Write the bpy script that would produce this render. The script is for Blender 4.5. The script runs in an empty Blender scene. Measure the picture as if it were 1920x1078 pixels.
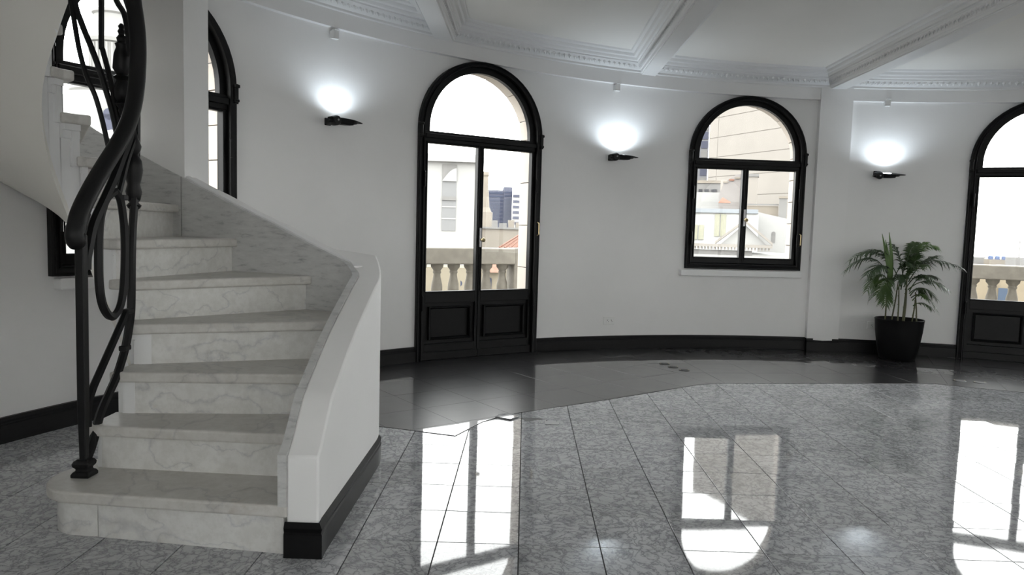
import bpy, bmesh, math, random
from math import pi, sin, cos, radians as R_, sqrt, atan2, hypot
from mathutils import Vector, Matrix

random.seed(7)
scene = bpy.context.scene
COL = scene.collection

# ------------------------------------------------------------------ camera
CAM_H = 1.159
PIT, ROL, YAW = -0.0806158, 0.0274128, -0.0165768
_cy, _sy = cos(YAW), sin(YAW)
_f = Vector((_sy * cos(PIT), _cy * cos(PIT), sin(PIT)))
_rt = Vector((_cy, -_sy, 0)); _up = _rt.cross(_f)
_r2 = _rt * cos(ROL) + _up * sin(ROL); _u2 = -_rt * sin(ROL) + _up * cos(ROL)
cam_d = bpy.data.cameras.new('camera'); cam = bpy.data.objects.new('camera', cam_d); COL.objects.link(cam)
m = Matrix((( _r2.x, _u2.x, -_f.x, 0), (_r2.y, _u2.y, -_f.y, 0), (_r2.z, _u2.z, -_f.z, CAM_H), (0, 0, 0, 1)))
cam.matrix_world = m
cam_d.sensor_width = 36.0; cam_d.lens = 1374.5 / 1920 * 36.0
cam_d.clip_start = 0.05; cam_d.clip_end = 2000
scene.camera = cam

# ------------------------------------------------------------------ world (bright hazy overcast sky)
SKY = 8.7
LAMP_W = 6.0
w = bpy.data.worlds.new('sky'); scene.world = w; w.use_nodes = True
nt = w.node_tree; nt.nodes.clear()
o = nt.nodes.new('ShaderNodeOutputWorld'); bg = nt.nodes.new('ShaderNodeBackground')
tc = nt.nodes.new('ShaderNodeTexCoord'); sx = nt.nodes.new('ShaderNodeSeparateXYZ'); rp = nt.nodes.new('ShaderNodeValToRGB')
rp.color_ramp.elements[0].position = 0.0; rp.color_ramp.elements[0].color = (0.98, 0.97, 0.95, 1)
rp.color_ramp.elements[1].position = 0.8; rp.color_ramp.elements[1].color = (0.955, 0.97, 0.98, 1)
nt.links.new(tc.outputs['Generated'], sx.inputs[0]); nt.links.new(sx.outputs['Z'], rp.inputs[0])
nt.links.new(rp.outputs[0], bg.inputs[0]); bg.inputs[1].default_value = SKY
nt.links.new(bg.outputs[0], o.inputs[0])

# ------------------------------------------------------------------ exposure / colour
vs = scene.view_settings
vs.view_transform = 'Standard'; vs.look = 'None'; vs.gamma = 1.0; vs.exposure = 0.0; vs.use_curve_mapping = False
scene.cycles.use_denoising = True
scene.cycles.max_bounces = 10; scene.cycles.diffuse_bounces = 6; scene.cycles.glossy_bounces = 5
scene.cycles.transparent_max_bounces = 16
scene.cycles.sample_clamp_indirect = 8.0
scene.cycles.caustics_reflective = False; scene.cycles.caustics_refractive = False

# ------------------------------------------------------------------ helpers
class MB:
    def __init__(s): s.v = []; s.f = []; s.mi = []
    def quad(s, a, b, c, d):
        n = len(s.v); s.v += [tuple(a), tuple(b), tuple(c), tuple(d)]; s.f.append((n, n+1, n+2, n+3))
    def add(s, vs_, fs):
        n = len(s.v); s.v += [tuple(p) for p in vs_]; s.f += [tuple(i + n for i in f) for f in fs]
    def box(s, c, size, ax=None):
        ax = ax or (Vector((1,0,0)), Vector((0,1,0)), Vector((0,0,1)))
        c = Vector(c); h = [x / 2 for x in size]; P = []
        for k in range(8):
            P.append(c + ax[0] * (h[0] if k & 1 else -h[0]) + ax[1] * (h[1] if k & 2 else -h[1]) + ax[2] * (h[2] if k & 4 else -h[2]))
        s.add(P, [(0,2,3,1),(4,5,7,6),(0,1,5,4),(2,6,7,3),(0,4,6,2),(1,3,7,5)])
    def prism(s, poly, z0, z1):
        n = len(poly); P = [(p[0], p[1], z0) for p in poly] + [(p[0], p[1], z1) for p in poly]
        s.add(P, [tuple(reversed(range(n))), tuple(range(n, 2*n))] + [(i, (i+1) % n, n + (i+1) % n, n + i) for i in range(n)])
    def grid(s, rows, close_u=False, close_v=False):
        a = len(rows); b = len(rows[0]); P = [p for r in rows for p in r]; F = []
        for i in range(a if close_u else a - 1):
            for j in range(b if close_v else b - 1):
                i2 = (i+1) % a; j2 = (j+1) % b
                F.append((i*b + j, i2*b + j, i2*b + j2, i*b + j2))
        s.add(P, F)
    def lathe(s, prof, c=(0,0,0), n=24, axis=None):
        c = Vector(c); rows = []
        if axis is None: X, Y, Z = Vector((1,0,0)), Vector((0,1,0)), Vector((0,0,1))
        else:
            Z = Vector(axis).normalized(); X = Z.orthogonal().normalized(); Y = Z.cross(X)
        for r, z in prof:
            rows.append([c + X*(r*cos(2*pi*k/n)) + Y*(r*sin(2*pi*k/n)) + Z*z for k in range(n)])
        s.grid(rows, close_v=True)
        b = len(s.v) - len(rows)*n
        s.f.append(tuple(reversed(range(b, b+n)))); s.f.append(tuple(range(len(s.v)-n, len(s.v))))
    def tube(s, pts, rad, n=8, flat=1.0, caps=True):
        pts = [Vector(p) for p in pts]; rows = []; N = len(pts)
        rad = rad if isinstance(rad, (list, tuple)) else [rad]*N
        up = None
        for i, p in enumerate(pts):
            t = (pts[min(i+1, N-1)] - pts[max(i-1, 0)]).normalized()
            if up is None: up = t.orthogonal().normalized()
            up = (up - t*up.dot(t)).normalized(); sd = t.cross(up)
            rows.append([p + up*(rad[i]*cos(2*pi*(k+.5)/n)) + sd*(rad[i]*flat*sin(2*pi*(k+.5)/n)) for k in range(n)])
        s.grid(rows, close_v=True)
        if caps:
            b = len(s.v) - N*n
            s.f.append(tuple(reversed(range(b, b+n)))); s.f.append(tuple(range(len(s.v)-n, len(s.v))))
    def mesh(s, name, mat, off=(0,0,0), smooth=None):
        me = bpy.data.meshes.new(name)
        off = Vector(off)
        me.from_pydata([Vector(v) - off for v in s.v], [], s.f); 
        bm = bmesh.new(); bm.from_mesh(me)
        bmesh.ops.remove_doubles(bm, verts=bm.verts, dist=1e-5)
        bmesh.ops.recalc_face_normals(bm, faces=bm.faces)
        bm.to_mesh(me); bm.free()
        if mat: me.materials.append(mat)
        if smooth:
            me.polygons.foreach_set('use_smooth', [True]*len(me.polygons)); me.set_sharp_from_angle(angle=R_(smooth))
        return me
    def build(s, name, mat, parent=None, smooth=None, kind=None, label=None, cat=None, group=None):
        off = parent.matrix_basis.translation if parent else Vector((0,0,0))
        p = parent
        while p and p.parent: p = p.parent; off = off + p.matrix_basis.translation
        ob = bpy.data.objects.new(name, s.mesh(name, mat, off, smooth)); COL.objects.link(ob)
        if parent: ob.parent = parent
        return tag(ob, label, cat, group, kind)

def tag(ob, label=None, cat=None, group=None, kind=None):
    for k, v in (('label', label), ('category', cat), ('group', group), ('kind', kind)):
        if v: ob[k] = v
    return ob
def empty(name, loc, label=None, cat=None, group=None, kind=None):
    e = bpy.data.objects.new(name, None); COL.objects.link(e); e.location = loc; e.matrix_basis.translation = Vector(loc)
    e.empty_display_size = .1
    return tag(e, label, cat, group, kind)
def bevel(ob, wdt, seg=2, ang=40):
    b = ob.modifiers.new('bevel', 'BEVEL'); b.width = wdt; b.segments = seg; b.limit_method = 'ANGLE'; b.angle_limit = R_(ang)
    return ob
def spline(pts, n=6):
    P = [Vector(p) for p in pts]; out = []
    for i in range(len(P)-1):
        a = P[max(i-1,0)]; b = P[i]; c = P[i+1]; d = P[min(i+2, len(P)-1)]
        for k in range(n):
            t = k/n
            out.append(.5*((2*b) + (c-a)*t + (2*a-5*b+4*c-d)*t*t + (3*b-a-3*c+d)*t*t*t))
    return out + [P[-1]]
def lerp_tab(tab, x):
    if x <= tab[0][0]: return tab[0][1]
    for (a, va), (b, vb) in zip(tab, tab[1:]):
        if x <= b:
            t = (x-a)/(b-a); 
            return va + (vb-va)*t
    return tab[-1][1]

# ------------------------------------------------------------------ materials
def mat_base(name, col=(.8,.8,.8), rough=.5, metal=0., ior=1.45, coat=0., coat_rough=.03):
    mt = bpy.data.materials.new(name); mt.use_nodes = True
    b = mt.node_tree.nodes['Principled BSDF']
    b.inputs['Base Color'].default_value = (*col, 1); b.inputs['Roughness'].default_value = rough
    b.inputs['Metallic'].default_value = metal; b.inputs['IOR'].default_value = ior
    b.inputs['Coat Weight'].default_value = coat; b.inputs['Coat Roughness'].default_value = coat_rough
    return mt, mt.node_tree, b
def N(nt, t, **kw):
    n = nt.nodes.new(t)
    for k, v in kw.items(): setattr(n, k, v)
    return n
def noise(nt, vec, scale, detail=4, rough=.55, dist=0.):
    n = N(nt, 'ShaderNodeTexNoise'); n.inputs['Scale'].default_value = scale; n.inputs['Detail'].default_value = detail
    n.inputs['Roughness'].default_value = rough; n.inputs['Distortion'].default_value = dist
    nt.links.new(vec, n.inputs['Vector']); return n
def ramp(nt, fac, stops):
    r = N(nt, 'ShaderNodeValToRGB'); el = r.color_ramp.elements
    while len(el) < len(stops): el.new(0.5)
    for e, (p, c) in zip(el, stops):
        e.position = p; e.color = (*c, 1) if len(c) == 3 else c
    nt.links.new(fac, r.inputs[0]); return r
def mix(nt, fac, a, b, mode='MIX'):
    x = N(nt, 'ShaderNodeMix', data_type='RGBA', blend_type=mode)
    for s_, v in ((x.inputs[0], fac), (x.inputs[6], a), (x.inputs[7], b)):
        if isinstance(v, (int, float)): s_.default_value = v
        elif isinstance(v, tuple): s_.default_value = (*v, 1)
        else: nt.links.new(v, s_)
    return x.outputs[2]
def bump(nt, b, h, strength=.2, dist=.01):
    n = N(nt, 'ShaderNodeBump'); n.inputs['Strength'].default_value = strength; n.inputs['Distance'].default_value = dist
    nt.links.new(h, n.inputs['Height']); nt.links.new(n.outputs[0], b.inputs['Normal'])
def coords(nt, per_object=False):
    t = N(nt, 'ShaderNodeTexCoord')
    if not per_object: return t.outputs['Object']
    g = N(nt, 'ShaderNodeNewGeometry'); oi = N(nt, 'ShaderNodeObjectInfo')
    cm = N(nt, 'ShaderNodeCombineXYZ'); ml = N(nt, 'ShaderNodeMath', operation='MULTIPLY'); ml.inputs[1].default_value = 57.0
    nt.links.new(oi.outputs['Random'], ml.inputs[0])
    for k in range(3): nt.links.new(ml.outputs[0], cm.inputs[k])
    vr = N(nt, 'ShaderNodeVectorRotate', rotation_type='Z_AXIS')
    m2 = N(nt, 'ShaderNodeMath', operation='MULTIPLY'); m2.inputs[1].default_value = 6.283
    nt.links.new(oi.outputs['Random'], m2.inputs[0]); nt.links.new(m2.outputs[0], vr.inputs['Angle'])
    nt.links.new(t.outputs['Object'], vr.inputs['Vector'])
    ad = N(nt, 'ShaderNodeVectorMath', operation='ADD')
    nt.links.new(vr.outputs[0], ad.inputs[0]); nt.links.new(cm.outputs[0], ad.inputs[1])
    return ad.outputs[0]

def plaster(name, col, var=.03, rough=.65):
    mt, nt, b = mat_base(name, col, rough)
    v = coords(nt); n1 = noise(nt, v, 1.3, 5); n2 = noise(nt, v, 22, 4)
    c = ramp(nt, n1.outputs[0], [(.3, tuple(x*(1-var) for x in col)), (.7, tuple(min(1, x*(1+var)) for x in col))])
    nt.links.new(c.outputs[0], b.inputs['Base Color'])
    bump(nt, b, n2.outputs[0], .08, .01)
    return mt
M_wall = plaster('wall_paint', (.82, .815, .81))
M_ceil = plaster('ceiling_paint', (.84, .83, .80), .02)
M_trim = plaster('plaster_trim', (.80, .80, .80), .02, .55)
M_soffit = plaster('soffit_paint', (.78, .76, .71), .02, .6)

def black_paint():
    mt, nt, b = mat_base('black_paint', (.011, .011, .012), .40, ior=1.27)
    v = coords(nt); n = noise(nt, v, 30, 5, .6)
    c = ramp(nt, n.outputs[0], [(.35, (.0025,.0025,.0028)), (.62, (.004,.004,.0044)), (.80, (.009,.009,.009))])
    nt.links.new(c.outputs[0], b.inputs['Base Color']); bump(nt, b, n.outputs[0], .15, .003)
    return mt
M_black = black_paint()
M_iron = mat_base('black_iron', (.006, .006, .0065), .45, ior=1.35)[0]

def marble_floor():
    mt, nt, b = mat_base('floor_marble', (.6,.6,.62), .035, ior=1.44)
    v = coords(nt, True)
    d = noise(nt, v, 9, 5, .6)
    ad = N(nt, 'ShaderNodeVectorMath', operation='MULTIPLY_ADD'); ad.inputs[1].default_value = (.20,.20,.20)
    nt.links.new(d.outputs['Color'], ad.inputs[0]); nt.links.new(v, ad.inputs[2])
    vo = N(nt, 'ShaderNodeTexVoronoi', feature='DISTANCE_TO_EDGE'); vo.inputs['Scale'].default_value = 15
    mp = N(nt, 'ShaderNodeMapping'); mp.inputs['Scale'].default_value = (1, 2.1, 1)
    nt.links.new(ad.outputs[0], mp.inputs[0]); nt.links.new(mp.outputs[0], vo.inputs['Vector']); vo.inputs['Randomness'].default_value = 1.0
    veins = ramp(nt, vo.outputs['Distance'], [(0.0, (.25,.254,.265)), (.05, (.39,.393,.405)), (.17, (.545,.55,.565))])
    n2 = noise(nt, v, 14, 6, .65, .6)
    cl = ramp(nt, n2.outputs[0], [(.34, (.72,.725,.74)), (.54, (1,1,1))])
    c = mix(nt, .85, veins.outputs[0], cl.outputs[0], 'MULTIPLY')
    oi = N(nt, 'ShaderNodeObjectInfo'); rr = ramp(nt, oi.outputs['Random'], [(0, (.90,.90,.90)), (1, (1.05,1.05,1.06))])
    c = mix(nt, 1., c, rr.outputs[0], 'MULTIPLY')
    nt.links.new(c, b.inputs['Base Color'])
    wv = noise(nt, coords(nt), 6, 2); bump(nt, b, wv.outputs[0], .02, .004)
    return mt
M_marble = marble_floor()
def dark_tile():
    mt, nt, b = mat_base('charcoal_tile', (.045,.043,.046), .34, ior=1.38, coat=1.0, coat_rough=.02)
    b.inputs['Coat IOR'].default_value = 1.45
    v = coords(nt, True); n = noise(nt, v, 5, 6, .65, .8)
    c = ramp(nt, n.outputs[0], [(.3, (.014,.0135,.015)), (.7, (.032,.031,.034))])
    nt.links.new(c.outputs[0], b.inputs['Base Color'])
    r = ramp(nt, n.outputs[0], [(.3, (.32,)*3), (.7, (.38,)*3)]); nt.links.new(r.outputs[0], b.inputs['Roughness'])
    return mt
M_dark = dark_tile()
M_grout = mat_base('grout', (.05,.05,.05), .8)[0]
def stair_marble(name, tint, rough=.28):
    mt, nt, b = mat_base(name, tint, rough)
    v = coords(nt, True)
    mp = N(nt, 'ShaderNodeMapping'); mp.inputs['Rotation'].default_value = (.35, .5, .25); mp.inputs['Scale'].default_value = (.9, 2.6, 3.4)
    d = noise(nt, v, 6, 5, .6)
    ad = N(nt, 'ShaderNodeVectorMath', operation='MULTIPLY_ADD'); ad.inputs[1].default_value = (.14,.14,.14)
    nt.links.new(d.outputs['Color'], ad.inputs[0]); nt.links.new(v, ad.inputs[2]); nt.links.new(ad.outputs[0], mp.inputs[0])
    n = noise(nt, mp.outputs[0], 1.5, 2, .5)
    ab = N(nt, 'ShaderNodeMath', operation='SUBTRACT'); ab.inputs[1].default_value = .5; nt.links.new(n.outputs[0], ab.inputs[0])
    a2 = N(nt, 'ShaderNodeMath', operation='ABSOLUTE'); nt.links.new(ab.outputs[0], a2.inputs[0])
    vn = ramp(nt, a2.outputs[0], [(0, (.78,.785,.81)), (.005, (.89,.89,.905)), (.020, (1,1,1))])
    sp = noise(nt, v, 26, 5, .7); spr = ramp(nt, sp.outputs[0], [(.40, (.90,.895,.885)), (.58, (1,1,1))])
    n3 = noise(nt, v, 5, 5, .6); st = ramp(nt, n3.outputs[0], [(.36, (.90,.895,.885)), (.62, (1,1,1))])
    n4 = noise(nt, v, 9, 3, .6, .4); st2 = ramp(nt, n4.outputs[0], [(.66, (1,1,1)), (.76, (.84,.80,.77))])
    c = mix(nt, 1., mix(nt, .9, vn.outputs[0], spr.outputs[0], 'MULTIPLY'), st.outputs[0], 'MULTIPLY'); c = mix(nt, .8, c, st2.outputs[0], 'MULTIPLY'); c = mix(nt, 1., c, tint, 'MULTIPLY')
    nt.links.new(c, b.inputs['Base Color']); bump(nt, b, n3.outputs[0], .05, .004)
    return mt
M_tread = stair_marble('stair_marble_tread', (.62,.605,.575), .35)
M_riser = stair_marble('stair_marble_riser', (.76,.755,.735), .35)
def skirt_marble():
    mt, nt, b = mat_base('skirting_marble', (.5,.5,.5), .35)
    v = coords(nt); mp = N(nt, 'ShaderNodeMapping'); mp.inputs['Scale'].default_value = (5, 5, 22); mp.inputs['Rotation'].default_value = (.12, .1, 0)
    nt.links.new(v, mp.inputs[0]); n = noise(nt, mp.outputs[0], 2.0, 7, .68, .3)
    c = ramp(nt, n.outputs[0], [(.28, (.30,.30,.31)), (.45, (.52,.52,.515)), (.7, (.60,.60,.59))])
    nt.links.new(c.outputs[0], b.inputs['Base Color']); return mt
M_skirt = skirt_marble()
def glass_mat():
    mt = bpy.data.materials.new('window_glass'); mt.use_nodes = True; nt = mt.node_tree; nt.nodes.clear()
    o = N(nt, 'ShaderNodeOutputMaterial'); t = N(nt, 'ShaderNodeBsdfTransparent'); g = N(nt, 'ShaderNodeBsdfGlossy'); g.inputs['Roughness'].default_value = 0.0
    t.inputs[0].default_value = (.97,.98,.975,1)
    fr = N(nt, 'ShaderNodeFresnel'); fr.inputs[0].default_value = 1.45; mx = N(nt, 'ShaderNodeMixShader')
    ml = N(nt, 'ShaderNodeMath', operation='MULTIPLY'); ml.inputs[1].default_value = .14
    nt.links.new(fr.outputs[0], ml.inputs[0]); nt.links.new(ml.outputs[0], mx.inputs[0])
    nt.links.new(t.outputs[0], mx.inputs[1]); nt.links.new(g.outputs[0], mx.inputs[2]); nt.links.new(mx.outputs[0], o.inputs[0])
    return mt
M_glass = glass_mat()
M_brass = mat_base('aged_brass', (.42,.34,.20), .35, 1.0)[0]
M_plastic = mat_base('white_plastic', (.78,.78,.77), .4)[0]
M_steel = mat_base('dull_steel', (.35,.35,.36), .4, 1.0)[0]
M_slot = mat_base('dark_slot', (.02,.02,.02), .6)[0]
def emis(name, col, s):
    mt = bpy.data.materials.new(name); mt.use_nodes = True; nt = mt.node_tree; nt.nodes.clear()
    o = N(nt, 'ShaderNodeOutputMaterial'); e = N(nt, 'ShaderNodeEmission'); e.inputs[0].default_value = (*col, 1); e.inputs[1].default_value = s
    nt.links.new(e.outputs[0], o.inputs[0]); return mt
M_lamp = emis('lamp_glow', (.86,.94,1.0), 14)
def stone(name, col, var=.15, scale=3.0, rough=.85):
    mt, nt, b = mat_base(name, col, rough); v = coords(nt); n = noise(nt, v, scale, 6, .65)
    c = ramp(nt, n.outputs[0], [(.3, tuple(x*(1-var) for x in col)), (.7, tuple(min(1, x*(1+var)) for x in col))])
    nt.links.new(c.outputs[0], b.inputs['Base Color']); return mt
M_reveal = stone('exterior_reveal', (.50,.45,.40), .06)

# ------------------------------------------------------------------ room geometry
CX, CY, RW = 2.73, 1.86, 5.65
def tilt(z, x): return z * (1 - .0088 * (x + .4))
def pol(r, a): return (CX + r*cos(R_(a)), CY + r*sin(R_(a)))
OPEN = [  # name, left pt, right pt (seen from inside), z bottom, glass bottom, transom z0,z1, spring z, is_door
    dict(n='window_1', a=(-2.532, 3.862), b=(-1.972, 4.957), zb=.835, zg=.952, t0=1.888, t1=1.988, zs=2.03, door=False),
    dict(n='door_1', a=(-.911, 6.154), b=(.119, 6.848), zb=0., zg=.597, t0=1.866, t1=1.956, zs=1.985, door=True),
    dict(n='window_2', a=(1.601, 7.376), b=(2.79, 7.49), zb=.808, zg=.922, t0=1.814, t1=1.908, zs=1.95, door=False),
    dict(n='door_2', a=(4.291, 7.269), b=(5.437, 6.795), zb=0., zg=.587, t0=1.786, t1=1.869, zs=1.91, door=True),
]
k = 3
for ac, dr in ((39, False), (10.5, True), (-18, False), (-46.5, True), (-70, True), (-92, True), (-114, True), (-138, True)):  # openings out of view; the closer-set south doors are added to bring in daylight
    h = math.degrees(math.asin(.62 / 5.63))
    OPEN.append(dict(n=('door_%d' % k) if dr else ('window_%d' % k), a=pol(5.63, ac + h), b=pol(5.63, ac - h), zb=0. if dr else .81, zg=.597 if dr else .925,
                     t0=1.84, t1=1.93, zs=1.96, door=dr)); k += 1
for q in OPEN:
    a, b = Vector(q['a']), Vector(q['b']); q['W'] = (b - a).length; q['t'] = (b - a).normalized()
    nrm = Vector((-q['t'].y, q['t'].x))
    if nrm.dot((a + b)/2 - Vector((CX, CY))) < 0: nrm = -nrm
    q['nn'] = nrm
    q['ang'] = [math.degrees(atan2(p.y - CY, p.x - CX)) for p in (a, b)]   # a has larger angle
    q['r'] = .505 * (q['W'] / 1.23) if q['n'] == 'window_2' else .508

# ---- walls: ring with arched openings
WT = .24
def wall_ring():
    mi, mo, mr = MB(), MB(), MB()
    cuts = []
    for q in OPEN:
        a1, a0 = q['ang'][0], q['ang'][1]
        if a0 > a1: a1 += 360
        cuts.append((a0, a1, q))
    segs = []
    def clear_of(ang):
        for a0, a1, q in cuts:
            for s in (-360, 0, 360):
                if a0 + s - 1e-6 < ang < a1 + s + 1e-6: return False
        return True
    edges = set()
    A = -150.0
    while A < 210: edges.add(round(A, 4)); A += 1.5
    for a0, a1, q in cuts:
        for s in (-360, 0, 360):
            for v in (a0 + s, a1 + s):
                if -150 <= v <= 210: edges.add(round(v, 4))
    edges = sorted(edges)
    ZT = 3.0
    parts = {'wall_left': (MB(), 138, 210), 'wall_back': (MB(), 50, 138), 'wall_right': (MB(), -40, 50), 'wall_front': (MB(), -150, -40)}
    def target(ang):
        for nme, (mb, lo, hi) in parts.items():
            if lo <= ang < hi: return mb
        return parts['wall_front'][0]
    for e0, e1 in zip(edges, edges[1:]):
        mid = (e0 + e1)/2
        if clear_of(mid):
            mb = target(mid)
            for r in (RW, RW + WT):
                p, s_ = pol(r, e0), pol(r, e1)
                zz = [-.05, ZT] if r == RW else [-30, ZT + .6]
                mb.quad((*p, zz[0]), (*s_, zz[0]), (*s_, zz[1]), (*p, zz[1]))
    for a0, a1, q in cuts:
        mb = target((a0 + a1)/2)
        W, r, zs, zb = q['W'], q['r'] + .045, q['zs'], q['zb']
        aa, tt, n2 = Vector(q['a']), q['t'], q['nn']; cu = W/2
        zb0 = zb + (0 if q['door'] else .03)
        us = [0.0, cu - r] + [cu - r*cos(pi*k/20) for k in range(1, 20)] + [cu + r, W]
        def top(u):
            d = r*r - (u - cu)**2
            return zs + sqrt(max(d, 0))
        def P(u, rr, z):
            p = aa + tt*u; d = (p - Vector((CX, CY))).normalized(); p = Vector((CX, CY)) + d*rr
            return (p.x, p.y, z)
        for rr in (RW, RW + WT):
            zt = ZT if rr == RW else ZT + .6
            zl = -.05 if rr == RW else -30
            for u0, u1 in zip(us, us[1:]):
                if u1 <= cu - r + 1e-6 or u0 >= cu + r - 1e-6:
                    mb.quad(P(u0, rr, zl), P(u1, rr, zl), P(u1, rr, zt), P(u0, rr, zt)); continue
                mb.quad(P(u0, rr, zl), P(u1, rr, zl), P(u1, rr, zb0), P(u0, rr, zb0))
                mb.quad(P(u0, rr, top(u0)), P(u1, rr, top(u1)), P(u1, rr, zt), P(u0, rr, zt))
        # reveal lined with stone blocks
        prof = [(cu - r, zb0 + (zs - zb0)*k/5) for k in range(5)] + [(u, top(u)) for u in us[1:-1]] + [(cu + r, zs - (zs - zb0)*k/5) for k in range(1, 6)]
        cuts_ = list(range(0, 5)) + list(range(5, 24, 3)) + [25, 26, 27, 28, 29]
        cuts_ = sorted(set(min(c_, len(prof)-1) for c_ in cuts_) | {len(prof)-1})
        q['reveal'] = []
        for c0, c1 in zip(cuts_, cuts_[1:]):
            rv = MB(); pts = prof[c0:c1+1]
            rows = [[], [], [], []]
            for kk, (u, z) in enumerate(pts):
                e = .0035 if kk == 0 else (-.0035 if kk == len(pts)-1 else 0)
                k2 = min(kk+1, len(pts)-1); k1 = max(kk-1, 0)
                du, dz = pts[k2][0]-pts[k1][0], pts[k2][1]-pts[k1][1]; L = hypot(du, dz) or 1
                u_, z_ = u + du/L*e, z + dz/L*e
                ox, oz = -dz/L*.03, du/L*.03          # outward normal of the outline
                rows[0].append(P(u_, RW + .06, z_)); rows[1].append(P(u_, RW + WT + .01, z_))
                rows[2].append(P(u_ + ox, RW + WT + .01, z_ + oz)); rows[3].append(P(u_ + ox, RW + .06, z_ + oz))
            rv.grid(rows, close_u=True); nn3 = len(pts)
            b3 = len(rv.v) - 4*nn3
            rv.f.append(tuple(b3 + k*nn3 for k in range(4))); rv.f.append(tuple(b3 + k*nn3 + nn3 - 1 for k in range(4)))
            q['reveal'].append(rv)
        rv = MB(); rv.box((0, 0, 0), (1, 1, 1)); rv.v = [P(u, rr, z) for z in (zb0 - .05, zb0) for rr in (RW + .06, RW + WT + .03) for u in (cu - r - .02, cu + r + .02)]
        q['reveal'].append(rv)
    return parts
WALLS = {}
for nme, (mb, lo, hi) in wall_ring().items():
    WALLS[nme] = mb.build(nme, M_wall, kind='structure', smooth=30)

# ---- ceiling, beams, cornice
def yw(x, r): return CY + sqrt(max(r*r - (x - CX)**2, 0))
mb = MB(); ring = [pol(5.75, a) for a in range(0, 360, 4)]
n = len(ring); Pb = [(x, y, tilt(2.865, x)) for x, y in ring] + [(x, y, tilt(2.865, x) + .12) for x, y in ring]
mb.add(Pb, [tuple(range(n)), tuple(range(n, 2*n))] + [(i, (i+1) % n, n + (i+1) % n, n + i) for i in range(n)])
ceiling = mb.build('ceiling', M_ceil, kind='structure')
BEAMS = [(-.80, -.66), (1.07, 1.21), (2.98, 3.12), (4.86, 5.0)]
for x0, x1 in BEAMS:
    mb = MB(); y0 = -2.6
    P = []
    for z in (2.70, 2.90):
        for x, y in ((x0, y0), (x1, y0), (x1, yw(x1, 5.62)), (x0, yw(x0, 5.62))): P.append((x, y, tilt(z, x)))
    mb.add(P, [(0,1,2,3), (4,5,6,7), (0,1,5,4), (1,2,6,5), (2,3,7,6), (3,0,4,7)])
    mb.build('beam', M_trim, ceiling)
PROF = [(0,0), (.014,0), (.020,.006), (.020,.022), (.026,.027), (.036,.030), (.072,.074), (.080,.076), (.082,.088), (.104,.092), (.114,.104), (.118,.112), (.150,.116), (.162,.130), (.166,.138), (.205,.142), (.220,.157)]
def coffer(xa, xb):
    """cornice around one coffer; xa / xb are beam edges (None = no beam on that side)"""
    mb, orn = MB(), MB(); rows = []; kb = .68
    def path(p):
        pts = []
        rr = 5.60 - p
        la = xa + p*kb if xa is not None else None; lb = xb - p*kb if xb is not None else None
        a_hi = math.degrees(atan2(yw(la, rr) - CY, la - CX)) if la is not None else 172
        a_lo = math.degrees(atan2(yw(lb, rr) - CY, lb - CX)) if lb is not None else 30
        if la is not None: pts += [(la, -2.4 + 0*k) if k == 0 else (la, -2.4 + (yw(la, rr) + 2.4)*k/6) for k in range(6)]
        for k in range(29): pts.append(pol(rr, a_hi + (a_lo - a_hi)*k/28))
        if lb is not None: pts += [(lb, yw(lb, rr) + (-2.4 - yw(lb, rr))*k/6) for k in range(1, 7)]
        return pts
    for p, dz in PROF: rows.append([(x, y, tilt(2.71 + dz, x)) for x, y in path(p)])
    mb.grid(rows)
    # leaf-and-dart relief on the slanted band
    mid = path(.054); lo = path(.040); acc = 0.; step = .052
    for (p0, q0), (p1, q1) in zip(zip(mid, lo), zip(mid[1:], lo[1:])):
        L = hypot(p1[0]-p0[0], p1[1]-p0[1]); d = Vector((p1[0]-p0[0], p1[1]-p0[1], 0))
        if L < 1e-6: continue
        d /= L; pos = step - acc
        while pos < L:
            t = pos/L; x = p0[0] + (p1[0]-p0[0])*t; y = p0[1] + (p1[1]-p0[1])*t
            if y > 2.2:
                nx = Vector((x - (q0[0] + (q1[0]-q0[0])*t), y - (q0[1] + (q1[1]-q0[1])*t), 0)).normalized()
                c = Vector((x, y, tilt(2.71 + .052, x))); up = (nx*.62 + Vector((0,0,.78))).normalized(); out = (nx*.78 - Vector((0,0,.62))).normalized()
                A_ = [c - up*.026, c + d*.019 + up*.006, c + up*.025, c - d*.019 + up*.006, c + out*.017 + up*.004, c + d*.024 - up*.018, c + d*.029 + up*.018, c + d*.025 + out*.010]
                orn.add(A_, [(0,1,4), (1,2,4), (2,3,4), (3,0,4), (5,6,7), (6,5,1)])
            pos += step
        acc = L - (pos - step)
    return mb, orn
edges_x = [None] + [e for b in BEAMS for e in b] + [None]
cn = 2
for i in range(0, len(edges_x), 2):
    mb, orn = coffer(edges_x[i], edges_x[i+1])
    c = mb.build('trim_%d' % cn, M_trim, kind='structure', smooth=35); cn += 1
    orn.build('leaf_moulding', M_trim, c, kind='stuff')
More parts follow.
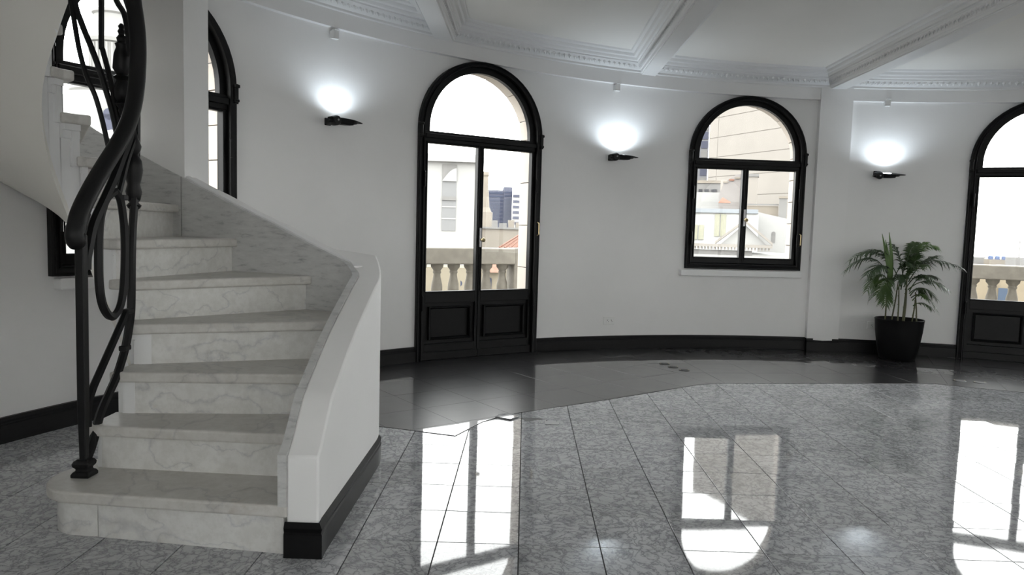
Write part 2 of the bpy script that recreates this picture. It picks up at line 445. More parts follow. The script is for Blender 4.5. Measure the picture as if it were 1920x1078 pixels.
# fascia band under the cornice (interrupted by the pilaster)
for a_hi, a_lo in ((176, 88.35), (85.3, 30)):
    mb = MB(); rows = [[], [], [], []]
    for k in range(61):
        a = a_hi + (a_lo - a_hi)*k/60
        for j, (r, z) in enumerate(((5.655, 2.59), (5.60, 2.59), (5.60, 2.72), (5.655, 2.72))):
            x, y = pol(r, a); rows[j].append((x, y, tilt(z, x)))
    mb.grid(rows); mb.quad(*[r[0] for r in rows]); mb.quad(*[r[-1] for r in rows])
    mb.build('trim_%d' % cn, M_wall, kind='structure', smooth=30); cn += 1
mb = MB(); P = []
for z in (0, 2.74):
    for r, a in ((5.66, 88.4), (5.585, 88.4), (5.58, 86.8), (5.585, 85.2), (5.66, 85.2)):
        x, y = pol(r, a); P.append((x, y, tilt(z, x)))
mb.add(P, [(0,1,2,3,4), (5,6,7,8,9)] + [(i, (i+1) % 5, 5 + (i+1) % 5, 5 + i) for i in range(5)])
mb.build('trim_%d' % cn, M_wall, kind='structure'); cn += 1

# ---- floor
def inside(poly, x, y):
    c = False; n = len(poly)
    for i in range(n):
        x1, y1 = poly[i]; x2, y2 = poly[(i+1) % n]
        if (y1 > y) != (y2 > y) and x < (x2-x1)*(y-y1)/(y2-y1) + x1: c = not c
    return c
def clip(subject, convex):
    out = list(subject); n = len(convex)
    for i in range(n):
        ax, ay = convex[i]; bx, by = convex[(i+1) % n]
        inp = out; out = []
        if not inp: return []
        side = lambda p: (bx-ax)*(p[1]-ay) - (by-ay)*(p[0]-ax)
        for j in range(len(inp)):
            p, q = inp[j], inp[(j+1) % len(inp)]; sp, sq = side(p), side(q)
            if sp >= 0: out.append(p)
            if sp*sq < 0:
                t = sp/(sp-sq); out.append((p[0]+(q[0]-p[0])*t, p[1]+(q[1]-p[1])*t))
    return out
mb = MB(); ring = [pol(5.72, a) for a in range(0, 360, 4)]; mb.prism(ring, -.10, -.006)
floor = mb.build('floor', M_grout, kind='structure')
def mitre(p, ang, L): return (p[0] + L*cos(R_(ang)), p[1] + L*sin(R_(ang)))
M1, M2 = (1.45, 5.62), (3.345, 5.905)
SECT = [
    ([(-1.9, 4.42), (-.729, 4.102), (-.359, 3.987), (-.225, 4.303), (-.149, 4.399), (-.06, 4.50), (.622, 5.0), (1.342, 5.56), M1, mitre(M1, 112.5, 2.2), (-1.2, 7.4), (-2.6, 5.4)], 37.3, (-.06, 4.5)),
    ([M1, (1.585, 5.665), (2.466, 5.789), (3.274, 5.893), M2, mitre(M2, 82, 1.9), mitre(M1, 112.5, 2.2)], 7.6, (1.585, 5.665)),
    ([M2, (3.417, 5.853), (3.868, 5.661), (6.2, 4.67), (8.0, 5.6), (6.0, 7.6), mitre(M2, 82, 1.9)], -23., (3.417, 5.853)),
]
def dark_at(x, y): return any(inside(s[0], x, y) for s in SECT)
# marble tiles
T = .30; x0t, y0t = .0067, 2.613
tile_mesh = None
def tile_poly_mesh(name, poly, mat, z0, z1, bev=.0005):
    me = bpy.data.meshes.new(name); bm = bmesh.new()
    lo = [bm.verts.new((p[0], p[1], z0)) for p in poly]
    inn = []
    cx = sum(p[0] for p in poly)/len(poly); cy = sum(p[1] for p in poly)/len(poly)
    md = [bm.verts.new((p[0], p[1], z1 - bev)) for p in poly]
    for p in poly:
        d = hypot(p[0]-cx, p[1]-cy) or 1; f = 1 - bev*1.4/d
        inn.append(bm.verts.new((cx + (p[0]-cx)*f, cy + (p[1]-cy)*f, z1)))
    nn = len(poly)
    bm.faces.new(inn)
    for i in range(nn):
        j = (i+1) % nn
        bm.faces.new((lo[i], lo[j], md[j], md[i])); bm.faces.new((md[i], md[j], inn[j], inn[i]))
    bmesh.ops.recalc_face_normals(bm, faces=bm.faces)
    bm.to_mesh(me); bm.free(); me.materials.append(mat); return me
g = .0021
sq = [(-T/2+g, -T/2+g), (T/2-g, -T/2+g), (T/2-g, T/2-g), (-T/2+g, T/2-g)]
tile_me = tile_poly_mesh('tile', sq, M_marble, -.006, 0)
rest = MB(); ntile = 0
for i in range(-19, 26):
    for j in range(-23, 14):
        cx, cy = x0t + (i+.5)*T, y0t + (j+.5)*T
        if hypot(cx-CX, cy-CY) > 5.72: continue
        cs = [(cx+a*T/2, cy+b*T/2) for a in (-1,1) for b in (-1,1)]
        if all(dark_at(*c) for c in cs) and dark_at(cx, cy): continue
        yy = cy + .15
        seen = yy > 2.15 and -(.72*yy + .25) < cx < .74*yy + .3 and cy > 2.2
        hidden = (cy > 2.85 and -1.6 < cx < -.95 and cy < 3.9)
        if not seen or hidden:
            rest.add([(x, y, z) for z in (-.006, 0) for x, y in ((cx-T/2+g, cy-T/2+g), (cx+T/2-g, cy-T/2+g), (cx+T/2-g, cy+T/2-g), (cx-T/2+g, cy+T/2-g))],
                     [(4,5,6,7), (0,1,5,4), (1,2,6,5), (2,3,7,6), (3,0,4,7)])
            continue
        ob = bpy.data.objects.new('tile', tile_me); COL.objects.link(ob); ob.parent = floor
        ob.location = (cx, cy, random.uniform(-.0004, 0)); ob.rotation_euler = (random.gauss(0, .0018), random.gauss(0, .0014), 0); ntile += 1
rest.build('tile_field', M_marble, floor, kind='stuff')
# charcoal tiles, laid along each edge of the ring
D = .40; gd = .0009
for poly, ang, org in SECT:
    ca, sa = cos(R_(ang)), sin(R_(ang))
    for i in range(-8, 14):
        for j in range(-3, 8):
            qd = []
            for u, v in ((i*D+gd, j*D+gd), ((i+1)*D-gd, j*D+gd), ((i+1)*D-gd, (j+1)*D-gd), (i*D+gd, (j+1)*D-gd)):
                qd.append((org[0] + u*ca - v*sa, org[1] + u*sa + v*ca))
            cp = clip(poly, qd)
            if len(cp) < 3: continue
            ar = abs(sum(cp[a][0]*cp[(a+1) % len(cp)][1] - cp[(a+1) % len(cp)][0]*cp[a][1] for a in range(len(cp)))/2)
            cx = sum(p[0] for p in cp)/len(cp); cy = sum(p[1] for p in cp)/len(cp)
            if ar < .0015 or hypot(cx-CX, cy-CY) > 5.70 or cx > 5.6: continue
            me = tile_poly_mesh('dark_tile', [(p[0]-cx, p[1]-cy) for p in cp], M_dark, -.004, .003)
            ob = bpy.data.objects.new('dark_tile', me); COL.objects.link(ob); ob.parent = floor; ob.location = (cx, cy, 0)
            ob.rotation_euler = (random.gauss(0, .0006), random.gauss(0, .0006), 0)

# ---- baseboards (interrupted by the doors)
def baseboard(name, a_hi, a_lo, h=.13, r1=5.62):
    mb = MB(); n = max(2, int(abs(a_hi-a_lo)/1.5))
    prof = [(5.66, 0), (r1-.004, 0), (r1-.004, .092), (r1+.003, .098), (r1+.003, .104), (r1+.008, .112), (r1+.008, h), (5.66, h)]
    rows = [[(*pol(r, a_hi + (a_lo-a_hi)*k/n), z) for k in range(n+1)] for r, z in prof]
    mb.grid(rows, close_u=True)
    mb.add([r[0] for r in rows], [tuple(range(8))]); mb.add([r[-1] for r in rows], [tuple(range(8))])
    return mb.build(name, M_black, kind='structure', smooth=30)
d1, d2 = OPEN[1]['ang'], OPEN[3]['ang']
baseboard('baseboard_left', 205, 140); baseboard('baseboard_back', 140, d1[0]+.02)
baseboard('baseboard_back', d1[1]-.02, 88.42); baseboard('baseboard_back', 88.42, 85.18, .128, 5.575); baseboard('baseboard_right', 85.18, d2[0]-.05, .128)
baseboard('baseboard_right', d2[1]-.02, 30)

# ---- windows and doors
def opening(q, detail=True):
    W, t, nn, zs, zb, zg, t0, t1, r = q['W'], q['t'], q['nn'], q['zs'], q['zb'], q['zg'], q['t0'], q['t1'], q['r']
    a = Vector(q['a']); cu = W/2
    P = lambda u, n_, z: (a.x + t.x*u + nn.x*n_, a.y + t.y*u + nn.y*n_, z)
    ax = (Vector((t.x, t.y, 0)), Vector((nn.x, nn.y, 0)), Vector((0,0,1)))
    root = empty(q['n'], P(cu, 0, zb), kind='structure')
    ro = W/2 - .0
    def ringpts(off):      # outline inset by off from the outer edge
        rr = ro - off; b0 = zb if q['door'] else zb + off
        pts = [(cu - rr, b0)] + [(cu - rr, b0 + (zs - b0)*k/3) for k in (1, 2)]
        pts += [(cu - rr*cos(pi*k/28), zs + (rr - .02*(1-off/.1))*sin(pi*k/28)) for k in range(29)]
        pts += [(cu + rr, b0 + (zs - b0)*k/3) for k in (2, 1, 0)]
        return pts
    F = [(0, .06), (0, -.018), (.006, -.026), (.016, -.026), (.022, -.018), (.040, -.012), (.044, -.020), (.052, -.020), (.058, .004), (.060, .10), (0, .10)]
    mb = MB(); rows = [[P(u, n_, z) for u, z in ringpts(off)] for off, n_ in F]
    mb.grid(rows, close_u=True, close_v=not q['door'])
    fr = mb.build('frame', M_black, root, smooth=35)
    for rv in q['reveal']: rv.build('stone', M_reveal, root, smooth=30)
    if detail:     # little carved blocks at the springing of the arch
        for u in (.012, W - .012):
            ib = MB(); ib.box(P(u, -.012, zs - .03), (.03, .05, .13), ax); ib.box(P(u, -.022, zs + .02), (.038, .05, .022), ax); ib.box(P(u, -.02, zs - .075), (.034, .05, .018), ax)
            bevel(ib.build('impost_block', M_black, root), .004, 1)
    # transom and fanlight
    tb = MB(); tb.box(P(cu, .045, (t0+t1)/2), (W - .11, .075, t1 - t0), ax); tb.box(P(cu, .0, (t0+t1)/2 + .004), (W - .12, .03, (t1-t0)*.42), ax)
    bevel(tb.build('transom', M_black, root), .004, 1)
    fan = MB(); sash = MB()
    def halfring(rr): return [(cu - rr, t1)] + [(cu - rr*cos(pi*k/28), zs + rr*sin(pi*k/28)) for k in range(29)] + [(cu + rr, t1)]
    o_, i_ = halfring(ro - .055), halfring(r)
    sash.grid([[P(u, n_, z) for u, z in pts] for pts, n_ in ((o_, .02), (i_, .02), (i_, .065), (o_, .065))], close_u=True)
    sash.build('fanlight_sash', M_black, root, smooth=35)
    op = halfring(r + .006)
    nn_ = len(op); fan.add([P(u, .043, z) for u, z in op] + [P(u, .047, z) for u, z in op], [tuple(range(nn_)), tuple(range(nn_, 2*nn_))] + [(i, (i+1) % nn_, nn_ + (i+1) % nn_, nn_ + i) for i in range(nn_)])
    fan.build('fanlight_pane', M_glass, root)
    # two leaves
    uL, uR, uM = .088, W - .088, W/2 - .012
    for side in (0, 1):
        u0, u1 = (uL, uM - .026) if side == 0 else (uM + .026, uR)     # glass edges
        s0, s1 = (.058, uM - .002) if side == 0 else (uM + .002, W - .058)
        zlo = .006 if q['door'] else zb + .058
        lf = MB(); zt = t0
        def bar(ua, ub, za, zb_, n0=.012, n1=.062): lf.box(P((ua+ub)/2, (n0+n1)/2, (za+zb_)/2), (ub-ua, n1-n0, zb_-za), ax)
        bar(s0, u0, zlo, zt); bar(u1, s1, zlo, zt); bar(u0, u1, zt - .012, zt)
        # bead round the glass
        for ua, ub, za, zb_ in ((u0-.010, u0+.004, zg, zt), (u1-.004, u1+.010, zg, zt), (u0, u1, zg-.010, zg+.004)): bar(ua, ub, za, zb_, .004, .05)
        if q['door']:
            k_ = zg/.597
            bar(u0, u1, .50*k_, zg); bar(u0, u1, zlo, .145*k_)
            bar(s0, s1, zlo, .075, .0, .062)
        else: bar(u0, u1, zlo, zg)
        leaf = lf.build('leaf', M_black, root); bevel(leaf, .003, 1)
        if q['door']:
            k_ = zg/.597; pa, pb, za, zc = u0 + .012, u1 - .012, .152*k_, .495*k_
            pn = MB(); pn.box(P((u0+u1)/2, .045, (za+zc)/2), (u1-u0+.01, .02, zc-za+.03), ax)
            pn.build('panel', M_black, leaf)
            rm = MB(); pr = [(0, .03), (0, .004), (.008, .0), (.016, .006), (.022, .026)]
            rows = []
            for off, n_ in pr:
                d = off + .028
                rows.append([P(pa+d, n_, za+d), P(pb-d, n_, za+d), P(pb-d, n_, zc-d), P(pa+d, n_, zc-d)])
            rm.grid(rows, close_v=True); rm.build('panel_moulding', M_black, leaf)
        gp = MB(); gp.box(P((u0+u1)/2, .042, (zg+zt)/2), (u1-u0+.012, .004, zt-zg+.012), ax); gp.build('pane', M_glass, leaf)
        if side == 0 and detail:
            # hinges on the frame
            pass
    if detail:
        zk = 1.05 if q['door'] else zg + (t0 - zg)*.43
        pl = MB(); pl.box(P(uM + .004, .0, zk + .02), (.022, .02, .17), ax); bevel(pl.build('lock_plate', M_steel, root, label='narrow worn metal lock plate'), .003, 1)
        kb = MB(); c = P(uM + .006, -.01, zk); ndir = (-nn.x, -nn.y, 0)
        kb.lathe([(.007, 0), (.007, .028), (.012, .032), (.019, .042), (.019, .052), (.012, .062), (.002, .065)], c, 14, ndir)
        kb.build('knob', M_brass, root, smooth=40, label='small aged brass knob')
        for u in (.052, W - .052):
            for z in ((.5, 1.55) if q['door'] else (zb + .3, t0 - .25)):
                hg = MB(); hg.lathe([(.009, -.06), (.009, .06), (.004, .068), (.001, .07)], P(u, -.024, z), 8); hg.build('hinge', M_black, root)
        ht = MB(); zc = 1.16 if q['door'] else zb + .31
        ht.tube([P(W - .03, -.022, zc - .06), P(W - .03, -.05, zc - .05), P(W - .03, -.05, zc + .05), P(W - .03, -.022, zc + .06)], .006, 6)
        ht.build('latch_handle', M_brass, root, label='small brass latch handle')
    if q['door']:
        th = MB(); th.box(P(cu, .06, .0), (W - .1, .16, .014), ax); th.build('threshold', M_black, root)
    if not q['door']:
        sl = MB(); sw = W - .06 if q['n'] == 'window_1' else W + .06; sl.box(P(cu - .02 if q['n'] != 'window_1' else cu, .0, zb - .042), (sw, .09, .062), ax); bevel(sl.build('sill', M_trim, root), .008, 2)
    return root
for i, q in enumerate(OPEN): opening(q, i < 4)

# ------------------------------------------------------------------ spiral staircase
H = .177; TH = .044
C0 = Vector((-1.815, 3.05)); RI = .17
IN_A = [(4, 15), (5, 60), (6, 90), (7, 113), (8, 126), (9, 136), (10, 163), (11, 184), (12, 202), (13, 219), (14, 236), (15, 253), (16, 270), (17, 287)]
IN_S = [(1, (-1.62, 2.53)), (2, (-1.64, 2.79)), (3, (-1.645, 2.95)), (3.6, (-1.645, 3.05))]
OUT = [(1, (-.83, 2.47)), (2, (-.83, 2.75)), (3, (-.83, 3.03)), (4, (-.83, 3.41)), (4.35, (-.84, 3.57)), (4.6, (-.90, 3.68)), (5, (-1.13, 3.78)), (5.5, (-1.36, 3.88)),
       (6, (-1.60, 3.97)), (6.5, (-1.80, 4.06)), (7, (-2.0, 4.13)), (7.5, (-2.2, 4.15)), (8, (-2.32, 4.13)), (9, (-2.46, 3.98)), (10, (-2.60, 3.62)), (11, (-2.71, 3.26)),
       (12, (-2.75, 3.0)), (13, (-2.70, 2.70)), (14, (-2.55, 2.43)), (15, (-2.31, 2.21)), (16, (-2.03, 2.10)), (17, (-1.74, 2.08))]
def pin(i, off=0.):
    """inner (well) line at step index i, moved off metres towards the well"""
    if i <= 3.6:
        for (a, pa), (b, pb) in zip(IN_S, IN_S[1:]):
            if i <= b: t = (i-a)/(b-a); return Vector((pa[0]+(pb[0]-pa[0])*t - off, pa[1]+(pb[1]-pa[1])*t))
    a = lerp_tab([(3.6, 0)] + IN_A, i)
    return C0 + Vector((cos(R_(a)), sin(R_(a))))*(RI - off)
def pout(i, off=0.):
    for (a, pa), (b, pb) in zip(OUT, OUT[1:]):
        if i <= b:
            t = (i-a)/(b-a); p = Vector((pa[0]+(pb[0]-pa[0])*t, pa[1]+(pb[1]-pa[1])*t))
            d = Vector((pb[0]-pa[0], pb[1]-pa[1])).normalized(); nrm = Vector((d.y, -d.x))
            if off:
                e = .12; q0 = pout(max(1.001, i-e)); q1 = pout(min(16.99, i+e)); d = (q1-q0).normalized(); nrm = Vector((d.y, -d.x))
            return p + nrm*off
    return Vector(OUT[-1][1])
ZIN = [(-10, 0.), (15, .02), (40, .22), (67, .47), (90, .64), (112, .80), (130, .98), (155, 1.17), (187, 1.40), (213, 1.58), (259, 1.84), (277, 1.98), (300, 2.2)]
def ang_in(i): return lerp_tab([(3.6, 0)] + IN_A, i)
def z_in(i): return lerp_tab(ZIN, ang_in(i)) if i > 3.6 else 0.
def z_out(i):
    p = pout(i); a = math.degrees(atan2(p.y - C0.y, p.x - C0.x)) % 360
    if a > 340: a -= 360
    return max(.02, 1.22 + .0088*(a - 133.5))

stair = empty('spiral_staircase', (-1.2, 2.5, 0), 'winding staircase of worn grey marble steps with white underside at the left', 'staircase')
NS = 16
for k in range(1, NS+1):
    # riser slab
    zb, zt = (k-1)*H, k*H - TH
    a, b = pin(k), pout(k, .015)
    d = (b-a).normalized(); bk = Vector((-d.y, d.x))
    if k == 1: a = Vector((-1.52, 2.555))
    rm = MB(); rm.prism([a, b, b + bk*.03, a + bk*.03], zb, zt)
    rs = rm.build('riser', M_riser, stair)
    if k == 1:      # rounded end block of the first riser
        rm = MB(); pts = [Vector((-1.523, 2.557)), Vector((-1.60, 2.562))]
        for j in range(9): an = R_(262 - 9.5*j); pts.append(Vector((-1.60, 2.70)) + Vector((cos(an), sin(an)))*.138)
        pts += [Vector((-1.735, 2.86)), Vector((-1.523, 2.86))]
        rm.prism(pts, 0, zt); rm.build('riser_end', M_riser, stair, smooth=40)
    # tread
    OVH = .036; oi = .038
    fa, fb = a - bk*OVH, b - bk*OVH
    a2, b2 = pin(k+1), pout(k+1, .015); d2_ = (b2-a2).normalized(); bk2 = Vector((-d2_.y, d2_.x))
    if k == 1:
        poly = [fb]
        poly = [Vector((-.80, 2.455)), Vector((-.80, 2.85)), Vector((-1.60, 2.86)), Vector((-1.72, 2.90))]
        for j in range(13): an = R_(165 + 8.6*j); poly.append(Vector((-1.60, 2.695)) + Vector((cos(an)*.165, sin(an)*.175)))
        poly.append(Vector((-1.45, 2.508)))
        poly.reverse()
    else:
        inner = [pin(k + (1.0)*j/6, oi) for j in range(7)]
        outer = [pout(k + j/6, .015) for j in range(7)]
        f_in = inner[0] - bk*OVH; f_out = outer[0] - bk*OVH
        poly = [f_out] + outer[1:] + [b2 + bk2*.02] + [inner[-1] + bk2*.02] + list(reversed(inner[1:])) + [f_in]
        # drop near-duplicate points
        pp = [poly[0]]
        for p in poly[1:]:
            if (p - pp[-1]).length > .004: pp.append(p)
        poly = pp
    tm = MB(); tm.prism(poly, k*H - TH, k*H)
    bevel(tm.build('tread', M_tread, stair), .009, 3, 50)
# inner string: stepped white face towards the well, its lower edge following the underside
sb = MB(); lowr, upr = [], []
NSEG = 12
for k in range(1, NS):
    for j in range(NSEG):
        i0, i1 = k + j/NSEG, k + (j+1)/NSEG
        zt = k*H - TH
        p0, p1 = pin(i0), pin(i1); q0, q1 = pin(i0, -.05), pin(i1, -.05)
        z0, z1 = min(z_in(i0), zt-.02), min(z_in(i1), zt-.02)
        e = .0 if z1 < .05 else .06
        if k == 1: continue
        sb.quad((*p0, z0), (*p1, z1), (*p1, zt), (*p0, zt)); sb.quad((*q0, z0+e), (*q1, z1+e), (*q1, zt), (*q0, zt))
        sb.quad((*p0, z0), (*p1, z1), (*q1, z1+e), (*q0, z0+e))
        if j == 0: sb.quad((*p0, zt - H), (*q0, zt - H), (*q0, zt), (*p0, zt))
sb.build('string', M_trim, stair, smooth=60)
# moulding under each tread end and down each riser edge
for k in range(2, NS):
    mm = MB()
    for j in range(NSEG):
        i0, i1 = k + j/NSEG, k + (j+1)/NSEG; zt = k*H - TH
        for o0, o1, za, zb in ((0, .028, zt - .026, zt), (0, .015, zt - .060, zt - .026)):
            A = [(*pin(i, o), z) for i in (i0, i1) for o, z in ((o0, za), (o1, za), (o1, zb), (o0, zb))]
            mm.add(A, [(0,1,5,4), (1,2,6,5), (2,3,7,6)] + ([(0,1,2,3)] if j == 0 else []) + ([(4,5,6,7)] if j == NSEG-1 else []))
    di = .034/max(.02, (pin(k+1) - pin(k)).length); zt = k*H - TH
    A = [(*pin(i, o), z) for i in (k + .04, k + .04 + min(di, .45)) for o, z in ((0, zt - H + .0), (.020, zt - H), (.020, zt - .03), (0, zt - .03))]
    mm.add(A, [(0,1,2,3), (4,5,6,7), (0,1,5,4), (1,2,6,5), (2,3,7,6), (3,0,4,7)])
    mm.build('string_moulding', M_trim, stair)
# soffit: the smooth underside
sf = MB(); rows = []
i = 4.0
while i <= 16.4:
    zi, zo = z_in(i), z_out(i); p, q_ = pin(i), pout(i, .0)
    row = []
    for j in range(9):
        t = j/8; x = p.lerp(q_, t); z = zi + (zo - zi)*t
        if j == 0: z = zi
        row.append((x.x, x.y, z))
    for j in range(8, -1, -1):
        t = j/8; x = p.lerp(q_, t); z = zi + (zo - zi)*t + .05; row.append((x.x, x.y, z))
    rows.append(row); i += .2
sf.grid(rows, close_v=True); sf.f.append(tuple(range(18))); sf.f.append(tuple(range(len(sf.v)-18, len(sf.v))))
sf.build('soffit', M_soffit, stair, smooth=50)
# parapet on the outer side
ZTOP = [(1, .355), (1.3, .44), (1.6, .525), (2, .585), (2.5, .66), (3, .725), (3.5, .80), (4, .872), (4.35, .908), (4.6, .955), (5, 1.045), (5.5, 1.145), (6, 1.24), (6.5, 1.325), (6.83, 1.385), (7.2, 1.455), (7.5, 1.515), (8, 1.575), (8.8, 1.665), (9.4, 1.73)]
pb = MB(); rows = []
st = [1 + k*.1 for k in range(0, 83)]
OUTER_FACE = []
for i in st:
    zt = lerp_tab(ZTOP, i); pi_ = pout(i, .028)
    if i <= 4.05: po = Vector((-.69, pout(i).y))
    else:
        po = pout(i, .15)
        if i < 4.9: t = (i-4.05)/.85; po = Vector((-.69 - .10*t*t, 3.43 + .40*t))
        if hypot(po.x-CX, po.y-CY) > 5.6: 
            v = (po - Vector((CX, CY))).normalized(); po = Vector((CX, CY)) + v*5.6
    OUTER_FACE.append(po)
    zf = -.002 if i < 4.3 else (-.002 + (z_out(5) - .02)*(i-4.3)/.7 if i < 5 else z_out(i) - .02)
    rows.append([(*pi_, zf), (*pi_, zt), (*po, zt), (*po, zf)])
rows[0] = [(x, 2.458, z) for x, y, z in rows[0]]
pb.grid(rows); pb.f.append((0,1,2,3)); nv = len(pb.v); pb.f.append((nv-4, nv-3, nv-2, nv-1))
par = pb.build('parapet', M_wall, stair, smooth=35); bevel(par, .008, 2, 35)
# marble skirting slab lining the parapet (two lengths meeting at the pier)
for s0, s1 in ((1, 6.84), (6.86, 9.3)):
    sk = MB(); rows = []; n = int((s1-s0)*10)
    for k in range(n+1):
        i = s0 + (s1-s0)*k/n; zt = lerp_tab(ZTOP, i) + .006
        zb = max(H, (i-1.4)*H) if i > 1 else H
        a_, b_ = pout(i, 0), pout(i, .03)
        rows.append([(*a_, zb), (*a_, zt), (*b_, zt), (*b_, zb)])
    if s0 == 1: rows[0] = [(x, 2.448, z) for x, y, z in rows[0]]
    sk.grid(rows, close_v=True); sk.f.append((0,1,2,3)); nv = len(sk.v); sk.f.append((nv-4, nv-3, nv-2, nv-1))
    sk.build('skirting', M_skirt, stair, smooth=30)
# thin plaster cap along the top of the skirting beyond the turn
cp = MB(); rows = []
for k in range(0, 44):
    i = 4.5 + k*.1; zt = lerp_tab(ZTOP, i) + .004; a_, b_ = pout(i, .026), pout(i, .07)
    rows.append([(*a_, zt), (*a_, zt + .010), (*b_, zt + .010), (*b_, zt)])
cp.grid(rows, close_v=True); cp.f.append((0,1,2,3)); nv = len(cp.v); cp.f.append((nv-4, nv-3, nv-2, nv-1))
cp.build('skirting_cap', M_trim, stair, smooth=30)
# black plinth round the foot of the parapet
pl = MB(); rows = []
pth = [Vector((-.806, 2.452)), Vector((-.686, 2.452))] + [Vector((p.x, p.y)) for p, i in zip(OUTER_FACE, st) if 1.0 < i < 4.35]
pr = [(.0, 0), (.014, 0), (.014, .084), (.009, .090), (.012, .098), (.014, .106), (.006, .118), (.002, .124), (.0, .124)]
for o_, z in pr:
    rr = []
    for k, p in enumerate(pth):
        d = (pth[min(k+1, len(pth)-1)] - pth[max(k-1, 0)]).normalized(); nrm = Vector((d.y, -d.x))
        if k == 0: nrm = Vector((0, -1))
        if k == 1: nrm = Vector((1, -1))
        if k == 2: nrm = Vector((1, 0))
        rr.append((*(p + nrm*o_), z))
    rows.append(rr)
pl.grid(rows, close_u=True); pl.f.append(tuple(k*len(pth) for k in range(len(pr)))); pl.build('plinth', M_black, stair, smooth=30)
# pier standing on the parapet up to the ceiling
mb = MB(); zt = 2.9
mb.prism([Vector((-1.925, 4.122)), Vector((-1.93, 4.45)), Vector((-2.26, 4.47)), Vector((-2.245, 4.165))], 1.20, zt)
mb.build('trim_%d' % cn, M_wall, kind='structure'); cn += 1

# ------------------------------------------------------------------ wrought-iron railing
rail = empty('stair_railing', (-1.65, 2.69, H), 'black wrought iron stair railing of long flowing curves on the marble steps', 'railing')
nb = MB(); nb.lathe([(.049, 0), (.049, .012), (.042, .020), (.034, .024), (.030, .030), (.034, .034), (.043, .042), (.045, .052), (.038, .062), (.026, .068)], (-1.65, 2.69, H), 4)
s2 = sqrt(2)
nb.v = [(-1.65 + (x+1.65)*cos(pi/4) - (y-2.69)*sin(pi/4), 2.69 + (x+1.65)*sin(pi/4) + (y-2.69)*cos(pi/4), z) for x, y, z in nb.v]
bevel(nb.build('newel_base', M_iron, rail), .004, 2)
nw = MB(); a = .0125
nw.add([(-1.65 + sx_*hh, 2.69 + dy + sy_*hh, z) for z, hh, dy in ((H + .06, .0125, 0), (.45, .016, .002), (1.09, .0165, .008)) for sx_, sy_ in ((-1,-1), (1,-1), (1,1), (-1,1))],
       [(0,1,2,3), (8,9,10,11)] + [(b + i, b + (i+1) % 4, b + 4 + (i+1) % 4, b + 4 + i) for b in (0, 4) for i in range(4)])
bevel(nw.build('newel_post', M_iron, rail), .003, 1)
def bars(name, pts, r, n=8, flat=1.0, sp=5, smooth=40):
    b = MB(); P = spline(pts, sp); b.tube(P, r if not isinstance(r, tuple) else [r[0] + (r[1]-r[0])*k/(len(P)-1) for k in range(len(P))], n, flat)
    return b.build(name, M_iron, rail, smooth=smooth)
RAILP = [(-1.65, 2.668, 1.098), (-1.65, 2.69, 1.165), (-1.65, 2.761, 1.256), (-1.65, 2.855, 1.354), (-1.65, 2.959, 1.456), (-1.648, 3.04, 1.56), (-1.652, 3.10, 1.683), (-1.657, 3.132, 1.827), (-1.668, 3.150, 1.948), (-1.690, 3.168, 2.058), (-1.714, 3.181, 2.172),
         (-1.77, 3.208, 2.30), (-1.84, 3.213, 2.40), (-1.91, 3.186, 2.50), (-1.96, 3.13, 2.60), (-1.98, 3.06, 2.68)]
hr = MB(); P = spline(RAILP, 5); hr.tube(P, .033, 12, .8); hr.build('handrail', M_iron, rail, smooth=50)
# scroll that closes the handrail over the newel
sc_ = MB(); sc_.tube(spline([(-1.65, 2.705, 1.178), (-1.65, 2.672, 1.125), (-1.65, 2.660, 1.092), (-1.65, 2.668, 1.066), (-1.65, 2.690, 1.062), (-1.65, 2.705, 1.082), (-1.65, 2.703, 1.11), (-1.65, 2.693, 1.13)], 6), [.033]*18 + [.033 - .0011*k for k in range(25)], 10, .8)
sc_.build('scroll', M_iron, rail, smooth=50)
B = .0155
bars('bar', [(-1.65, 2.715, .36), (-1.65, 2.721, .439), (-1.65, 2.75, .495), (-1.65, 2.805, .557), (-1.65, 2.89, .649), (-1.65, 2.962, .728), (-1.65, 2.991, .762)], B, 6)
bars('bar', [(-1.65, 2.705, .235), (-1.65, 2.745, .285), (-1.65, 2.8, .388), (-1.65, 2.865, .458), (-1.65, 2.925, .522), (-1.65, 2.988, .622), (-1.65, 3.023, .72), (-1.65, 3.038, .798), (-1.65, 3.047, .999), (-1.652, 3.06, 1.109), (-1.655, 3.08, 1.211), (-1.66, 3.10, 1.339), (-1.663, 3.118, 1.45), (-1.665, 3.13, 1.70)], .0165, 6)
bars('loop_bar', [(-1.65, 2.927, 1.264), (-1.65, 2.87, 1.234), (-1.65, 2.832, 1.177), (-1.65, 2.815, 1.111), (-1.65, 2.809, 1.029), (-1.65, 2.809, .904), (-1.65, 2.831, .813), (-1.65, 2.886, .762), (-1.65, 2.944, .785), (-1.65, 2.978, .859), (-1.65, 2.994, 1.001), (-1.65, 2.993, 1.111), (-1.65, 2.979, 1.193), (-1.65, 2.961, 1.24), (-1.65, 2.927, 1.264)], .0165, 6)
bars('bar', [(-1.65, 2.725, .96), (-1.65, 2.729, 1.003), (-1.65, 2.744, 1.045), (-1.65, 2.777, 1.129), (-1.65, 2.851, 1.223), (-1.65, 2.929, 1.322), (-1.65, 2.981, 1.401), (-1.65, 3.032, 1.479), (-1.652, 3.09, 1.60)], .019, 6)
bars('bar', [(-1.65, 2.953, 1.249), (-1.65, 2.991, 1.328), (-1.65, 3.034, 1.414), (-1.655, 3.11, 1.511)], .012, 6)
bars('bar', [(-1.957, 3.133, 2.30), (-1.948, 3.148, 2.069), (-1.942, 3.155, 1.998), (-1.929, 3.169, 1.867), (-1.909, 3.186, 1.757), (-1.884, 3.2, 1.685), (-1.86, 3.209, 1.585), (-1.83, 3.213, 1.44), (-1.79, 3.213, 1.30)], .0105, 6)
